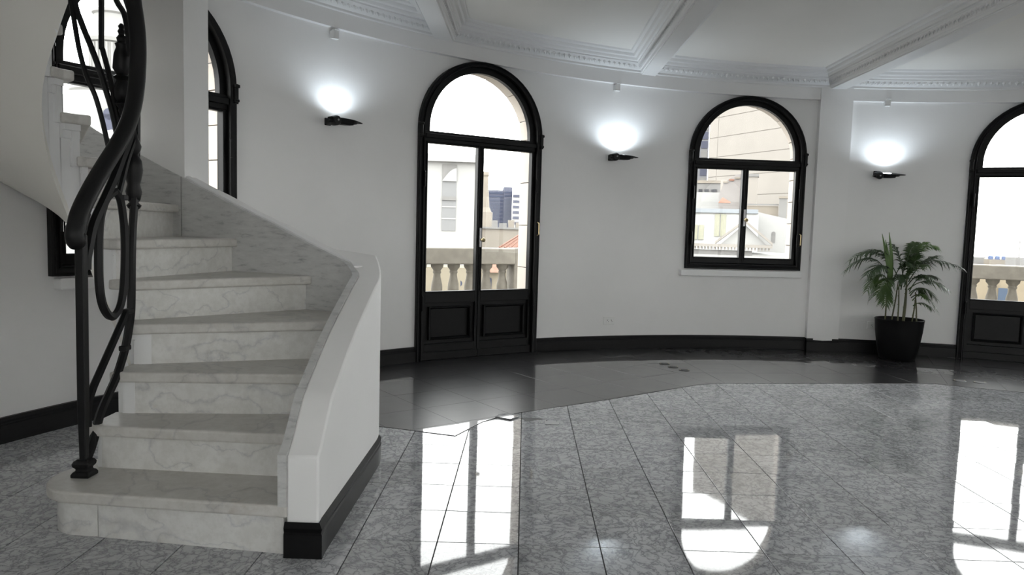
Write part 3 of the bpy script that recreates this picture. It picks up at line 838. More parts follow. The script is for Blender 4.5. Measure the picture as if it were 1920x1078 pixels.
bars('bar', [(-1.96, 3.13, 2.33), (-1.94, 3.158, 2.072), (-1.921, 3.176, 1.98), (-1.893, 3.195, 1.885), (-1.869, 3.206, 1.807), (-1.844, 3.213, 1.714), (-1.816, 3.215, 1.612), (-1.79, 3.213, 1.48), (-1.76, 3.205, 1.36)], .0125, 6)
bars('bar', [(-1.852, 3.211, 2.36), (-1.854, 3.21, 2.089), (-1.857, 3.21, 1.905), (-1.852, 3.21, 1.88), (-1.838, 3.213, 1.821), (-1.821, 3.215, 1.751), (-1.808, 3.215, 1.678), (-1.785, 3.213, 1.589), (-1.76, 3.205, 1.48)], .0115, 6)
bars('bar', [(-1.84, 3.213, 2.23), (-1.791, 3.213, 2.092), (-1.751, 3.202, 2.029), (-1.731, 3.192, 1.937), (-1.721, 3.186, 1.85)], .0115, 6)
bars('bar', [(-1.78, 3.21, 2.20), (-1.741, 3.197, 2.088), (-1.718, 3.183, 2.031), (-1.703, 3.171, 1.95)], .010, 6)
# two cast leaf-and-bead finials
def finial(name, c, prof):
    b = MB(); b.lathe([(r*1.25, z) for r, z in prof], c, 10); return b.build(name, M_iron, rail, smooth=45)
finial('finial', (-1.663, 3.095, 1.19), [(.010, 0), (.020, .012), (.024, .022), (.014, .034), (.020, .045), (.026, .08), (.020, .11), (.024, .13), (.030, .17), (.026, .21), (.016, .235), (.022, .25), (.026, .27), (.018, .30), (.010, .33), (.006, .36)])
finial('finial', (-1.768, 3.209, 1.60), [(.008, 0), (.014, .02), (.012, .03), (.024, .05), (.016, .062), (.026, .08), (.028, .12), (.018, .15), (.030, .165), (.018, .175), (.030, .20), (.026, .26), (.018, .29), (.022, .305), (.014, .315), (.017, .33), (.009, .345), (.013, .358), (.008, .37), (.011, .38), (.004, .392)])
for z in (.62, .77, 1.24):
    b = MB(); b.box((-1.65, {.62: 2.985, .77: 3.01, 1.24: 2.985}[z], z), (.03, .05 if z != 1.24 else .04, .022)); bevel(b.build('collar', M_iron, rail), .005, 2)

# ------------------------------------------------------------------ wall uplights
LAMPS = [((-1.425, 5.555), 1.935, 'black wing-shaped wall uplight between the stair window and the tall arched door'),
         ((.865, 7.10), 1.875, 'black wing-shaped wall uplight between the tall arched door and the arched window'),
         ((3.515, 7.40), 1.815, 'black wing-shaped wall uplight with its glowing lens above the potted palm')]
def lamp_proto():
    e = empty('wall_lamp', (0,0,0))
    # local frame: x along the wall to the right, y out of the wall into the room (negative), z up
    wg = MB(); rows = []
    stt = [(-.050, .016, .004, -.020), (-.040, .030, .006, -.030), (0, .046, .006, -.036), (.05, .050, .004, -.036), (.085, .044, .002, -.033), (.087, .043, .002, -.024), (.115, .032, -.001, -.021), (.117, .031, -.001, -.014), (.145, .016, -.004, -.012), (.165, .005, -.007, -.010)]
    for x, hw, zt, zb in stt:
        if x > 0: x *= 1.22
        y = -.105
        rows.append([(x, y-hw, zt), (x, y-hw*.9, zt+.003), (x, y+hw*.9, zt+.003), (x, y+hw, zt), (x, y+hw*.55, zb), (x, y-hw*.55, zb)])
    wg.grid(rows, close_v=True); wg.f.append(tuple(range(6))); wg.f.append(tuple(range(len(wg.v)-6, len(wg.v))))
    wg.build('wing', M_iron, e, smooth=40)
    bs = MB(); bs.lathe([(.012, -.042), (.030, -.038), (.037, -.024), (.037, .024), (.030, .038), (.012, .042)], (-.042, -.105, -.012), 18, (0,1,0)); bs.build('boss', M_iron, e, smooth=40)
    sc = MB(); sc.lathe([(.007, 0), (.008, .004), (.003, .007)], (-.042, -.147, -.010), 10, (0,-1,0)); sc.build('screw', M_steel, e)
    ar = MB(); ar.box((-.042, -.035, -.014), (.045, .07, .045)); ar.box((-.040, -.004, -.014), (.055, .014, .055)); bevel(ar.build('bracket', M_iron, e), .006, 2)
    fn = MB(); fn.box((-.078, -.105, .006), (.03, .05, .010)); fn.box((-.082, -.105, -.024), (.028, .04, .014)); bevel(fn.build('fin', M_iron, e), .003, 1)
    ln = MB(); ln.lathe([(.034, 0), (.034, .003), (.028, .006), (.001, .007)], (.025, -.105, .0045), 20); ln.v = [(.025 + (x-.025)*1.25, y, z) for x, y, z in ln.v]
    ln.build('lens', M_lamp, e, smooth=40, label='glowing white lens')
    return e
proto = lamp_proto()
for i, (pos, z, lab) in enumerate(LAMPS):
    if i == 0: e = proto
    else:
        e = proto.copy(); COL.objects.link(e)
        for ch in list(proto.children): c = ch.copy(); COL.objects.link(c); c.parent = e
    p = Vector(pos); d = (p - Vector((CX, CY))).normalized(); p = Vector((CX, CY)) + d*RW
    e.location = (p.x, p.y, z); e.rotation_euler = (R_(13) if i == 2 else 0, 0, atan2(d.y, d.x) - pi/2)
    tag(e, lab, 'wall lamp', 'black winged wall uplights')
    ld = bpy.data.lights.new('uplight', 'SPOT'); ld.energy = LAMP_W; ld.color = (.80, .91, 1.0); ld.spot_size = R_(160); ld.spot_blend = .75; ld.shadow_soft_size = .02
    lo = bpy.data.objects.new('uplight', ld); COL.objects.link(lo); lo.parent = e; lo.location = (.025, -.125, .026); lo.rotation_euler = (pi, 0, 0)

# small white sensor boxes on the band above each lamp
BOXES = [((-1.473, 5.591), 2.565, 'small white plastic box high on the wall above the uplight beside the staircase'),
         ((.832, 7.15), 2.525, 'small white plastic box on the band above the middle uplight'),
         ((3.53, 7.423), 2.492, 'small white plastic box on the band above the uplight over the potted palm')]
for i, (pos, z, lab) in enumerate(BOXES):
    p = Vector(pos); d = (p - Vector((CX, CY))).normalized(); p = Vector((CX, CY)) + d*5.60
    e = empty('sensor_box', (p.x, p.y, z), lab, 'sensor box', 'white boxes above the uplights'); e.rotation_euler = (0, 0, atan2(d.y, d.x) - pi/2)
    b = MB(); b.box((0, .018, 0), (.052, .05, .058)); ob = bevel(b.build('body', M_plastic, None), .006, 2); ob.parent = e
    b = MB(); b.box((.004, .008, .033), (.046, .04, .008)); ob = bevel(b.build('lip', M_plastic, None), .003, 1); ob.parent = e
    b = MB(); b.box((-.003, .006, -.033), (.050, .036, .006)); ob = bevel(b.build('foot', M_plastic, None), .003, 1); ob.parent = e

# wall outlets
for pos, z, lab in (((.843, 7.18), .280, 'white wall socket plate low on the wall between the tall door and the arched window'),
                    ((3.55, 7.45), .276, 'white wall socket plate half hidden behind the black plant pot')):
    p = Vector(pos); d = (p - Vector((CX, CY))).normalized(); p = Vector((CX, CY)) + d*RW
    e = empty('wall_outlet', (p.x, p.y, z), lab, 'wall outlet', 'white wall sockets'); e.rotation_euler = (0, 0, atan2(d.y, d.x) - pi/2)
    b = MB(); b.box((0, -.007, 0), (.118, .016, .076)); ob = bevel(b.build('plate', M_plastic, None), .005, 2); ob.parent = e
    b = MB(); b.box((0, -.016, 0), (.074, .004, .046)); ob = bevel(b.build('insert', M_plastic, None), .002, 1); ob.parent = e
    for k in (-1, 1):
        b = MB(); b.box((k*.019, -.0185, .006), (.004, .002, .012), (Vector((cos(.5*k), 0, sin(.5*k))), Vector((0,1,0)), Vector((-sin(.5*k), 0, cos(.5*k))))); b.box((k*.019 + .008, -.0185, -.008), (.003, .002, .01)); ob = b.build('slot', M_slot, None); ob.parent = e

# ------------------------------------------------------------------ floor boxes, loose pieces
M_rim = mat_base('dark_rim', (.03,.03,.032), .5)[0]
def disc(name, x, y, lab, grp, r=.045):
    e = empty(name, (x, y, .003), lab, 'floor box', grp)
    b = MB(); b.lathe([(r, 0), (r, .003), (r-.004, .005), (r-.012, .005), (r-.014, .003), (.001, .003)], (x, y, .003), 24); b.build('rim', M_rim, e, smooth=30)
    b = MB(); b.lathe([(r-.016, 0), (r-.016, .0045), (r-.018, .005), (.001, .005)], (x, y, .003), 20); b.build('lid', M_slot, e)
    for k in (-1, 1):
        b = MB(); b.lathe([(.004, 0), (.004, .002), (.001, .003)], (x + k*(r-.009), y, .0075), 8); b.build('screw', M_brass, e)
disc('floor_box', 1.257, 6.416, 'round metal floor box, farthest of the three on the charcoal tiles near the arched window', 'round floor boxes by the window')
disc('floor_box', 1.304, 6.274, 'round metal floor box, middle of the three on the charcoal tiles near the arched window', 'round floor boxes by the window')
disc('floor_box', 1.372, 6.142, 'round metal floor box, nearest of the three on the charcoal tiles near the arched window', 'round floor boxes by the window')
disc('floor_box', 3.62, 6.05, 'round metal floor box on charcoal tiles before the right door, nearer the pot', 'round floor boxes by the right door', .05)
disc('floor_box', 3.755, 6.0, 'round metal floor box on charcoal tiles before the right door, farther from the pot', 'round floor boxes by the right door', .05)
e = empty('floor_plate', (.19, 4.33, 0), 'small square grey cover plate set in the white marble floor', 'floor plate')
b = MB(); b.box((.19, 4.33, .002), (.085, .085, .005)); bevel(b.build('cover', stone('plate_grey', (.36,.36,.37), .1, 40, .5), e), .001, 1)
for sx_ in (-1, 1):
    b = MB(); b.lathe([(.004, 0), (.004, .0015), (.001, .002)], (.19 + sx_*.03, 4.33 + .03, .0045), 8); b.build('screw', M_slot, e)
b = MB(); b.prism([(-.155, 4.41), (-.06, 4.36), (-.01, 4.43), (-.045, 4.50), (-.13, 4.475)], .003, .0085)
bevel(tag(b.build('broken_tile', M_marble), 'broken white marble piece lying at the edge of the charcoal floor', 'tile piece'), .0012, 1)
b = MB(); b.prism([(.005, 4.42), (.035, 4.345), (.10, 4.375), (.15, 4.415), (.10, 4.43)], -.001, .0015)
tag(b.build('floor_hole', M_slot), 'dark chipped gap in the marble where a tile corner is missing', 'floor gap')
b = MB(); b.prism([(.05, 4.335), (.135, 4.305), (.155, 4.375), (.105, 4.375)], 0, .004)
bevel(tag(b.build('tile_chip', M_marble), 'loose grey marble chip beside the gap in the floor', 'tile piece'), .001, 1)

# ------------------------------------------------------------------ potted palm
PX, PY = 3.625, 7.09
palm = empty('potted_palm', (PX, PY, .003), 'green palm with arching fronds in a tapered black pot by the right door', 'potted plant')
b = MB(); b.lathe([(.150, 0), (.158, .006), (.170, .05), (.190, .16), (.206, .27), (.214, .372), (.217, .384), (.214, .390), (.206, .388), (.203, .36), (.198, .33), (.001, .33)], (PX, PY, .003), 40)
M_pot = mat_base('black_pot', (.003, .003, .0034), .45, ior=1.25)[0]
b.build('pot', M_pot, palm, smooth=40)
b = MB(); b.lathe([(.199, .30), (.199, .338), (.10, .345), (.001, .348)], (PX, PY, .003), 20); b.build('soil', stone('soil', (.035,.028,.02), .4, 40), palm)
def leafmat(name, c1, c2):
    mt, nt, bb = mat_base(name, c1, .42); v = coords(nt); n = noise(nt, v, 5, 3); r = ramp(nt, n.outputs[0], [(.3, c1), (.7, c2)])
    nt.links.new(r.outputs[0], bb.inputs['Base Color']); return mt
M_leaf = [leafmat('palm_leaf', (.026,.052,.013), (.055,.10,.024)), leafmat('palm_leaf_dark', (.016,.036,.011), (.036,.068,.019)), leafmat('palm_leaf_bright', (.05,.105,.018), (.085,.16,.03))]
M_stem = leafmat('palm_stem', (.05,.055,.022), (.10,.10,.04))
PXM = .0051   # metres per photo pixel at the plant
rnd = random.Random(3)
def frond(base, mid, tip, nl, ll, mt, droop=.35, tipleaf=True):
    """one pinnate frond: bent rachis with two rows of narrow leaflets"""
    b = MB(); A, Bm, T_ = Vector(base), Vector(mid), Vector(tip); pts = []
    for k in range(19):
        t = k/18; pts.append(A*(1-t)**2 + Bm*2*t*(1-t) + T_*t*t)
    b.tube(pts, [.0055*(1-.8*k/18) for k in range(19)], 5)
    nl = int(nl*1.55)
    for k in range(nl):
        t = .30 + .68*k/(nl-1); i = min(17, int(t*18)); f_ = t*18 - i
        p = pts[i].lerp(pts[i+1], f_); tg = (pts[i+1] - pts[i]).normalized()
        sd = tg.cross(Vector((0,0,1)));
        if sd.length < .15: sd = tg.cross(Vector((0,1,0)))
        sd.normalize(); up = sd.cross(tg)
        L = ll*(.55 + .45*sin(pi*min(1, (t-.30)/.62))) * rnd.uniform(.85, 1.1)
        for s in (-1, 1):
            d = (tg*.72 + sd*s*.78 + up*rnd.uniform(-.15,.38)).normalized(); wv = d.cross(up).normalized()*(.0078 if L > .09 else .006)
            P0 = p; rows = []
            for j in range(5):
                u = j/4; c = P0 + d*(L*u) + Vector((0,0,-droop*L*u*u)); ww = (.35, 1, .9, .55, .03)[j]
                rows.append([c - wv*ww, c + up*.002*ww, c + wv*ww])
            b.grid(rows)
    return b.build('frond', mt, palm, smooth=60)
zr = .34
def at(px, py, dy=0.): return Vector((PX + (px - 1691)*PXM, PY + dy, .005 + (676 - py)*PXM))
stems = [(1672, 600, 1668, 505, .05), (1680, 600, 1681, 540, -.05), (1686, 600, 1690, 530, .06), (1693, 600, 1696, 520, -.04), (1697, 600, 1700, 500, .0), (1708, 602, 1706, 545, .05), (1715, 603, 1712, 548, -.05), (1718, 603, 1721, 552, .02)]
for bx, by, tx, ty, dy in stems:
    b = MB(); p0, p1 = at(bx, by+4, dy*1.6), at(tx, ty, dy); b.tube([p0, p0.lerp(p1, .5) + Vector((.004, 0, 0)), p1], [.0075, .0065, .005], 7)
    for u in (.25, .5, .75): 
        c = p0.lerp(p1, u); b.lathe([(.0075, -.003), (.0088, 0), (.0075, .003)], c, 7)
    b.build('stem', M_stem, palm, smooth=50)
FR = [  # base px, mid px, tip px, depth of tip, leaflets, leaflet length, material
    ((1668, 520), (1660, 440), (1585, 492), -.06, 16, .15, 1), ((1668, 530), (1650, 475), (1606, 518), -.20, 14, .15, 1), ((1670, 540), (1655, 500), (1620, 552), -.28, 13, .15, 0),
    ((1671, 545), (1650, 520), (1648, 572), -.16, 12, .12, 0), ((1690, 540), (1668, 462), (1622, 478), .12, 14, .14, 1), ((1694, 530), (1690, 470), (1676, 458), .12, 13, .13, 1),
    ((1697, 525), (1710, 450), (1740, 462), -.10, 14, .15, 2), ((1700, 520), (1706, 468), (1720, 455), .10, 14, .15, 0), ((1700, 520), (1722, 468), (1792, 500), -.05, 16, .15, 1), ((1703, 530), (1735, 480), (1770, 480), .14, 14, .14, 1),
    ((1703, 545), (1728, 510), (1757, 540), -.18, 13, .12, 0), ((1706, 552), (1728, 525), (1752, 560), -.05, 12, .10, 0), ((1710, 560), (1726, 538), (1748, 582), -.12, 11, .09, 0),
    ((1695, 540), (1704, 500), (1700, 470), -.15, 14, .13, 1), ((1686, 540), (1690, 480), (1700, 476), -.12, 13, .13, 1), ((1713, 565), (1720, 545), (1730, 556), -.1, 10, .09, 2), ((1715, 575), (1722, 560), (1738, 578), -.12, 9, .075, 0),
    ((1703, 520), (1712, 470), (1731, 455), .02, 13, .13, 2),
    ((1672, 540), (1640, 490), (1618, 548), -.10, 13, .12, 0), ((1672, 545), (1660, 500), (1640, 568), .10, 12, .11, 1), ((1670, 530), (1640, 455), (1588, 512), .05, 15, .14, 1), ((1706, 548), (1725, 505), (1762, 522), .05, 13, .12, 1), ((1708, 556), (1730, 530), (1745, 555), .10, 11, .09, 0), ((1690, 545), (1685, 500), (1664, 524), -.20, 12, .12, 1), ((1698, 545), (1706, 500), (1724, 522), -.22, 12, .12, 1), ((1684, 545), (1690, 490), (1712, 496), -.25, 12, .13, 0), ((1672, 535), (1680, 475), (1690, 500), -.2, 12, .13, 1),
]
for bpx, mpx, tpx, dy, nl, ll, mi in FR:
    frond(at(*bpx), at(*mpx, dy*.5), at(*tpx, dy), nl, ll, M_leaf[mi], .55)
for (x0, y0), (x1, y1) in (((1666, 540), (1643, 441)), ((1669, 540), (1656, 438)), ((1668, 545), (1650, 452))):   # unopened spear leaves
    b = MB(); p0, p1 = at(x0, y0, -.03), at(x1, y1, -.05); rows = []
    for j in range(8):
        u = j/7; c = p0.lerp(p1, u) + Vector((.012*sin(pi*u), 0, 0)); ww = (.003, .009, .014, .017, .017, .013, .008, .0006)[j]
        rows.append([c + Vector((-ww, 0, 0)), c + Vector((0, .005, 0)), c + Vector((ww, 0, 0)), c + Vector((0, -.005, 0))])
    b.grid(rows, close_v=True); b.build('spear_leaf', M_leaf[2], palm, smooth=50)

# ------------------------------------------------------------------ outside: balconies and the city seen from high up
M_conc = stone('balustrade_stone', (.17,.155,.13), .18, 9)
M_ground = stone('street_ground', (.16,.155,.15), .1, .05)
b = MB(); b.box((0, 0, -29), (1600, 1600, 2)); b.build('ground', M_ground, kind='structure')
b = MB(); rows = []
for r, z in ((RW + WT + .005, -.25), (7.25, -.25), (7.25, -.03), (RW + WT + .005, -.03)): rows.append([(*pol(r, a), z) for a in range(40, 176, 3)])
b.grid(rows, close_u=True); b.build('balcony_floor', stone('balcony_slab', (.16,.15,.13), .1), kind='structure')
def balustrade(a_hi, a_lo, pier, lab, r=6.9, zr=(.76, .935)):
    p = pol(r, (a_hi+a_lo)/2); e = empty('balustrade', (*p, 0), lab, 'balustrade', 'stone balcony balustrades')
    def arc(name, ra, rb, z0, z1, h0, h1):
        mb = MB(); n = 24; rows = []
        for rr, z in ((ra, z0), (rb, z0), (rb, z1), (ra, z1)): rows.append([(*pol(rr, h0 + (h1-h0)*k/n), z) for k in range(n+1)])
        mb.grid(rows, close_u=True)
        for col in (0, -1): mb.add([q[col] for q in rows], [(0,1,2,3)])
        bevel(mb.build(name, M_conc, e), .012, 2)
    arc('rail', r - .04, r + .24, zr[0], zr[1], a_hi, a_lo); arc('plinth', r - .02, r + .22, -.03, .33, a_hi, a_lo); arc('base_course', r - .0, r + .2, .33, .38, a_hi, a_lo)
    n = int((a_hi - a_lo)*pi/180*r/.185)
    for k in range(n):
        a = a_hi - (k+.5)*(a_hi-a_lo)/n; x, y = pol(r + .1, a)
        mb = MB(); z0, z1 = .38, zr[0]; hh = z1 - z0
        prof = [(.062, 0), (.062, .05), (.045, .07), (.055, .16), (.062, .28), (.058, .42), (.044, .58), (.036, .70), (.046, .76), (.040, .80), (.046, .84), (.066, .90), (.07, 1.0)]
        mb.lathe([(q, z0 + u*hh) for q, u in prof], (x, y, 0), 12); mb.build('baluster', M_conc, e, smooth=40)
    if pier:
        x, y = pol(r + .1, pier); d = Vector((x-CX, y-CY, 0)).normalized(); t_ = Vector((-d.y, d.x, 0))
        mb = MB(); mb.box((x, y, .45), (.20, .24, .98), (t_, d, Vector((0,0,1)))); bevel(mb.build('pier', M_conc, e), .012, 2)
balustrade(140, 114.4, 113.6, 'weathered stone balustrade with round balusters outside the tall arched door')
balustrade(82, 55, None, 'weathered stone balustrade with round balusters outside the door at the right', 6.9, (.735, .895))

GZ = -28.
def dirs(a, b):
    a, b = Vector((*a, 0)), Vector((*b, 0)); t = (b-a).normalized(); nrm = Vector((-t.y, t.x, 0))
    return a, b, t, nrm
def slab(mb, a, b, z0, z1, dep, proud=0.):
    A, B_, t, nr = dirs(a, b); A = A - nr*proud; B_ = B_ - nr*proud; c = (A+B_)/2 + nr*((dep+proud)/2); c.z = (z0+z1)/2
    mb.box(c, ((B_-A).length, dep+proud, z1-z0), (t, nr, Vector((0,0,1))))
def piece(name, mt, par, a, b, z0, z1, dep=.3, proud=0., **kw):
    mb = MB(); slab(mb, a, b, z0, z1, dep, proud); return mb.build(name, mt, par, **kw)
def along(a, b, u0, u1): return ((a[0]+(b[0]-a[0])*u0, a[1]+(b[1]-a[1])*u0), (a[0]+(b[0]-a[0])*u1, a[1]+(b[1]-a[1])*u1))
def bldg(name, a, lab, cat='building', group='city buildings outside'): return empty(name, (a[0], a[1], GZ), lab, cat, group)
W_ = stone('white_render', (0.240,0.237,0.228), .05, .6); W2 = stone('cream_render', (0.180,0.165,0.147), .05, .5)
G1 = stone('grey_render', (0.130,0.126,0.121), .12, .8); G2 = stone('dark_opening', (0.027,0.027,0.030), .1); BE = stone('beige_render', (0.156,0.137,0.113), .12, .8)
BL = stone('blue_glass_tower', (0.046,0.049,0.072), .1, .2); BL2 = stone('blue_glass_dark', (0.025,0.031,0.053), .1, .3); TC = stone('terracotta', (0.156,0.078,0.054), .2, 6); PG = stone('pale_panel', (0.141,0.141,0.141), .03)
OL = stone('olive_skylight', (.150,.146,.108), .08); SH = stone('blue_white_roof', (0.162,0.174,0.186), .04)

# seen through the tall door
A, B = (-4.31, 29.69), (-1.91, 29.94)
t = bldg('white_building', A, 'white building with one tall arched window, behind the left leaf of the tall door')
piece('wall', W_, t, A, B, GZ, 3.96, 7); piece('cornice', W_, t, A, B, 3.75, 4.05, .2, .25)
wa, wb = along(A, B, .37, .605)
f_ = piece('window', PG, t, wa, wb, .99, 3.0, .1, .03); piece('window_head', G1, t, wa, wb, 3.0, 3.65, .1, .05)
piece('window_bar', G1, f_, wa, wb, 2.22, 2.37, .1, .09)
mb = MB(); rows = []; P0, P1, tt, nr = dirs(wa, wb); L = (P1-P0).length
arc_ = [(L*k/10, 3.0 + .5*sin(pi/2*k/10)) for k in range(11)]
ring_ = [(0, 2.98)] + arc_ + [(L, 2.98)]; q0 = [P0 + tt*u - nr*.10 + Vector((0,0,z)) for u, z in ring_]; q1 = [p + nr*.08 for p in q0]; n_ = len(ring_)
mb.add(q0 + q1, [tuple(range(n_)), tuple(range(n_, 2*n_))] + [(i, (i+1) % n_, n_ + (i+1) % n_, n_+i) for i in range(n_)]); mb.build('window_arch', W_, f_)
for z in (1.45, 1.93): piece('window_bar', W_, f_, wa, wb, z, z+.05, .1, .05)
A, B = (-4.11, 41.8), (.2, 42.0)
t = bldg('beige_building', A, 'low beige building with cluttered roof boxes at the foot of the tapering chimney')
piece('wall', BE, t, A, B, GZ, 1.16, 6); piece('parapet_cap', G1, t, A, B, 1.10, 1.2, .3, .1)
for u0, u1, h in ((.50, .58, .42), (.60, .70, .28), (.72, .80, .46), (.82, .93, .33)): piece('roof_box', G1 if u0 < .7 else BE, t, *along(A, B, u0, u1), 1.16, 1.16+h, .8)
t = bldg('chimney_tower', (-3.05, 54.9), 'tapering pale obelisk-like chimney on a square base behind the tall door')
mb = MB(); mb.prism([(-3.62,54.5), (-2.54,54.5), (-2.54,55.5), (-3.62,55.5)], GZ, 2.3); mb.build('base', BE, t)
def frus(mb, cx, cy, z0, h0, z1, h1): mb.add([(cx+sx_*h, cy+sy_*h, z) for z, h in ((z0, h0), (z1, h1)) for sx_, sy_ in ((-1,-1),(1,-1),(1,1),(-1,1))], [(0,1,2,3), (4,5,6,7), (0,1,5,4), (1,2,6,5), (2,3,7,6), (3,0,4,7)])
mb = MB(); frus(mb, -3.12, 55, 2.3, .50, 2.65, .36); frus(mb, -3.12, 55, 2.65, .34, 4.96, .20); mb.build('shaft', BE, t)
mb = MB(); frus(mb, -3.12, 55, 4.92, .21, 5.05, .27); frus(mb, -3.12, 55, 5.05, .27, 5.28, .25); mb.build('cap', BE, t)
A, B = (-13.37, 249.64), (-7.77, 249.88)
t = bldg('glass_tower', A, 'distant dark blue tower block of two volumes beyond the tall door')
piece('left_block', BL, t, A, B, GZ, 13.85, 12)
A2, B2 = (-7.75, 249.5), (-4.9, 249.7); piece('right_block', BL, t, A2, B2, GZ, 15.0, 12)
for k in range(9): piece('window_band', BL2, t, *along(A, B, .04, .96), 2.6+k*1.25, 3.2+k*1.25, .3, .12)
for k in range(9): piece('window_band', BL2, t, *along(A2, B2, .12, .9), 2.6+k*1.3, 3.2+k*1.3, .3, .12)
A, B = (-4.68, 239.95), (.4, 240.0)
t = bldg('striped_tower', A, 'distant white tower block with dark window bands right of the blue tower')
piece('wall', W_, t, A, B, GZ, 13.23, 10)
for k in range(6): piece('window_band', BL, t, *along(A, B, .06, 1.), 2.4+k*1.75, 3.25+k*1.75, .3, .15)
t = bldg('red_roofed_house', (-.6, 34), 'house with red clay tile roof just over the balustrade of the tall door')
mb = MB(); mb.add([(-1.30,33.9,.25), (.9,33.9,.25), (.9,36.5,.25), (-1.30,36.5,.25), (-.05,35.2,1.0), (.9,35.2,1.05)], [(0,1,5,4), (2,3,4,5), (0,4,3), (1,2,5)]); mb.build('roof', TC, t)
for k in range(9):
    mb = MB(); u = k/8; mb.tube([(-1.2 + 1.95*u, 33.88, .27), (-.05 + .9*u, 35.18, 1.03)], .035, 5); mb.build('roof_tile_row', TC, t)
mb = MB(); mb.prism([(-1.2,34.0), (.9,34.0), (.9,36.4), (-1.2,36.4)], GZ, .26); mb.build('wall', W_, t)
A, B = (-3.9, 27.73), (.06, 28.0)
t = bldg('yellow_house', A, 'cream house with small arched windows glimpsed between the balusters of the tall door')
piece('wall', stone('yellow_render', (0.156,0.135,0.099), .06), t, A, B, GZ, -.39, 1.4)
for x0, x1, z0, z1 in ((-1.42, -1.25, -1.31, -.74), (-2.62, -2.36, -1.36, -.91), (-3.5, -3.3, -1.3, -.8)):
    f_ = piece('window', BL2, t, (x0, 27.88), (x1, 27.89), z0, z1-.08, .08, .03)
    mb = MB(); mb.lathe([((x1-x0)/2, -.05), ((x1-x0)/2, .05)], ((x0+x1)/2, 27.88, z1-.08), 14, (0,1,0)); mb.build('window_head', BL2, f_)
mb = MB(); mb.add([(-1.5,27.5,-.52), (-.9,27.5,-.52), (-.9,27.95,-.22), (-1.5,27.95,-.22), (-1.5,27.95,-.52), (-.9,27.95,-.52)], [(0,1,2,3), (0,4,5,1), (0,3,4), (1,5,2), (3,2,5,4)]); mb.build('porch_roof', TC, t)

# seen through the arched window
A, B = (18.88, 77.74), (25.6, 63.4)
t = bldg('panelled_facade', A, 'huge blank cream wall of horizontal panels filling the arched window')
piece('core', W2, t, A, B, GZ, 26.2, 10)
for k in range(12):
    z0 = 1.0 + k*2.0; piece('panel', W2, t, *along(A, B, .0, .085), z0+.035, z0+1.965, .1, .05); piece('panel', W2, t, *along(A, B, .088, 1.), z0+.035, z0+1.965, .1, .05)
A, B = (20.1, 92.9), (22.3, 92.35)
t = bldg('grey_tower', A, 'narrow grey tower with a column of dark windows left of the cream panelled wall')
piece('wall', stone('lilac_render', (0.132,0.132,0.141), .04), t, A, B, GZ, 22, 6)
for k in range(8): piece('window', BL if k % 3 else G1, t, *along(A, B, .62, .96), 7.2+k*1.12, 8.1+k*1.12, .1, .08)
A, B = (14.3, 64.45), (16.63, 63.87)
t = bldg('concrete_block', A, 'low weathered concrete block with a row of dark openings in the arched window')
piece('wall', G1, t, A, B, GZ, 5.6, 3); piece('parapet', BE, t, A, B, 5.5, 5.73, .3, .1); piece('lower_wall', W_, t, A, B, 2.88, 4.7, .3, .25)
for u0, u1 in ((.25, .38), (.45, .60), (.68, .88)): piece('opening', G2, t, *along(A, B, u0, u1), 4.74, 4.98, .1, .06)
A, B = (15.53, 60.02), (17.75, 59.40)
t = bldg('gabled_house', A, 'old grey house with a stepped tile roof and a pale chimney stack, mid arched window')
mb = MB(); P0, P1, tt, nr = dirs(A, B); L = (P1-P0).length
prof_ = [(0, GZ), (0, 4.3), (L*.15, 5.3), (L*.55, 5.95), (L, 6.0), (L, GZ)]
q0 = [P0 + tt*u + Vector((0,0,z)) for u, z in prof_]; q1 = [p + nr*2.2 for p in q0]; n_ = len(prof_)
mb.add(q0+q1, [tuple(range(n_)), tuple(range(n_, 2*n_))] + [(i, (i+1) % n_, n_+(i+1) % n_, n_+i) for i in range(n_)]); mb.build('wall', stone('old_render', (0.165,0.152,0.144), .12, .7), t)
for k in range(4): 
    u0 = .12 + k*.2; piece('roof_tile', TC if k % 2 else BE, t, *along(A, B, u0, u0+.17), 5.28 + (.16*k if k < 3 else .62), 5.42 + (.16*k if k < 3 else .62), .6, .1)
piece('chimney', W2, t, (17.35, 58.5), (18.05, 58.27), GZ, 5.76, .8); piece('chimney_cap', G1, t, (17.28, 58.5), (18.12, 58.24), 5.70, 5.92, .9, .06)
mb = MB(); P0, P1, tt, nr = dirs((15.01, 58.09), (15.9, 57.85)); mb.add([P0+Vector((0,0,3.58)), P1+Vector((0,0,3.58)), P1+nr*.6+Vector((0,0,3.7)), P0+nr*.6+tt*.3+Vector((0,0,4.05)), P1+nr*.6+Vector((0,0,3.58)), P0+nr*.6+Vector((0,0,3.58))], [(0,1,2,3), (0,5,4,1), (0,3,5), (1,4,2), (3,2,4,5)]); mb.build('small_roof', TC, t)
A, B = (10.9, 49.85), (15.3, 48.68)
t = bldg('white_mansard', A, 'white mansard roof with olive skylights low in the left of the arched window')
mb = MB(); P0, P1, tt, nr = dirs(A, B); mb.add([P0+Vector((0,0,-.1)), P1+Vector((0,0,-.1)), P1+nr*.9+Vector((0,0,2.6)), P0+nr*.9+Vector((0,0,2.6)), P1+nr*2.2+Vector((0,0,2.6)), P0+nr*2.2+Vector((0,0,2.6)), P1+nr*2.2+Vector((0,0,-.1)), P0+nr*2.2+Vector((0,0,-.1))], [(0,1,2,3), (3,2,4,5), (5,4,6,7), (0,7,6,1), (0,3,5,7), (1,6,4,2)]); mb.build('roof', W_, t)
piece('roof_edge', SH, t, (11.2, 50.72), (15.5, 49.6), 2.58, 2.85, 1.2, .2); piece('wall', W_, t, A, B, GZ, -.1, 2.2)
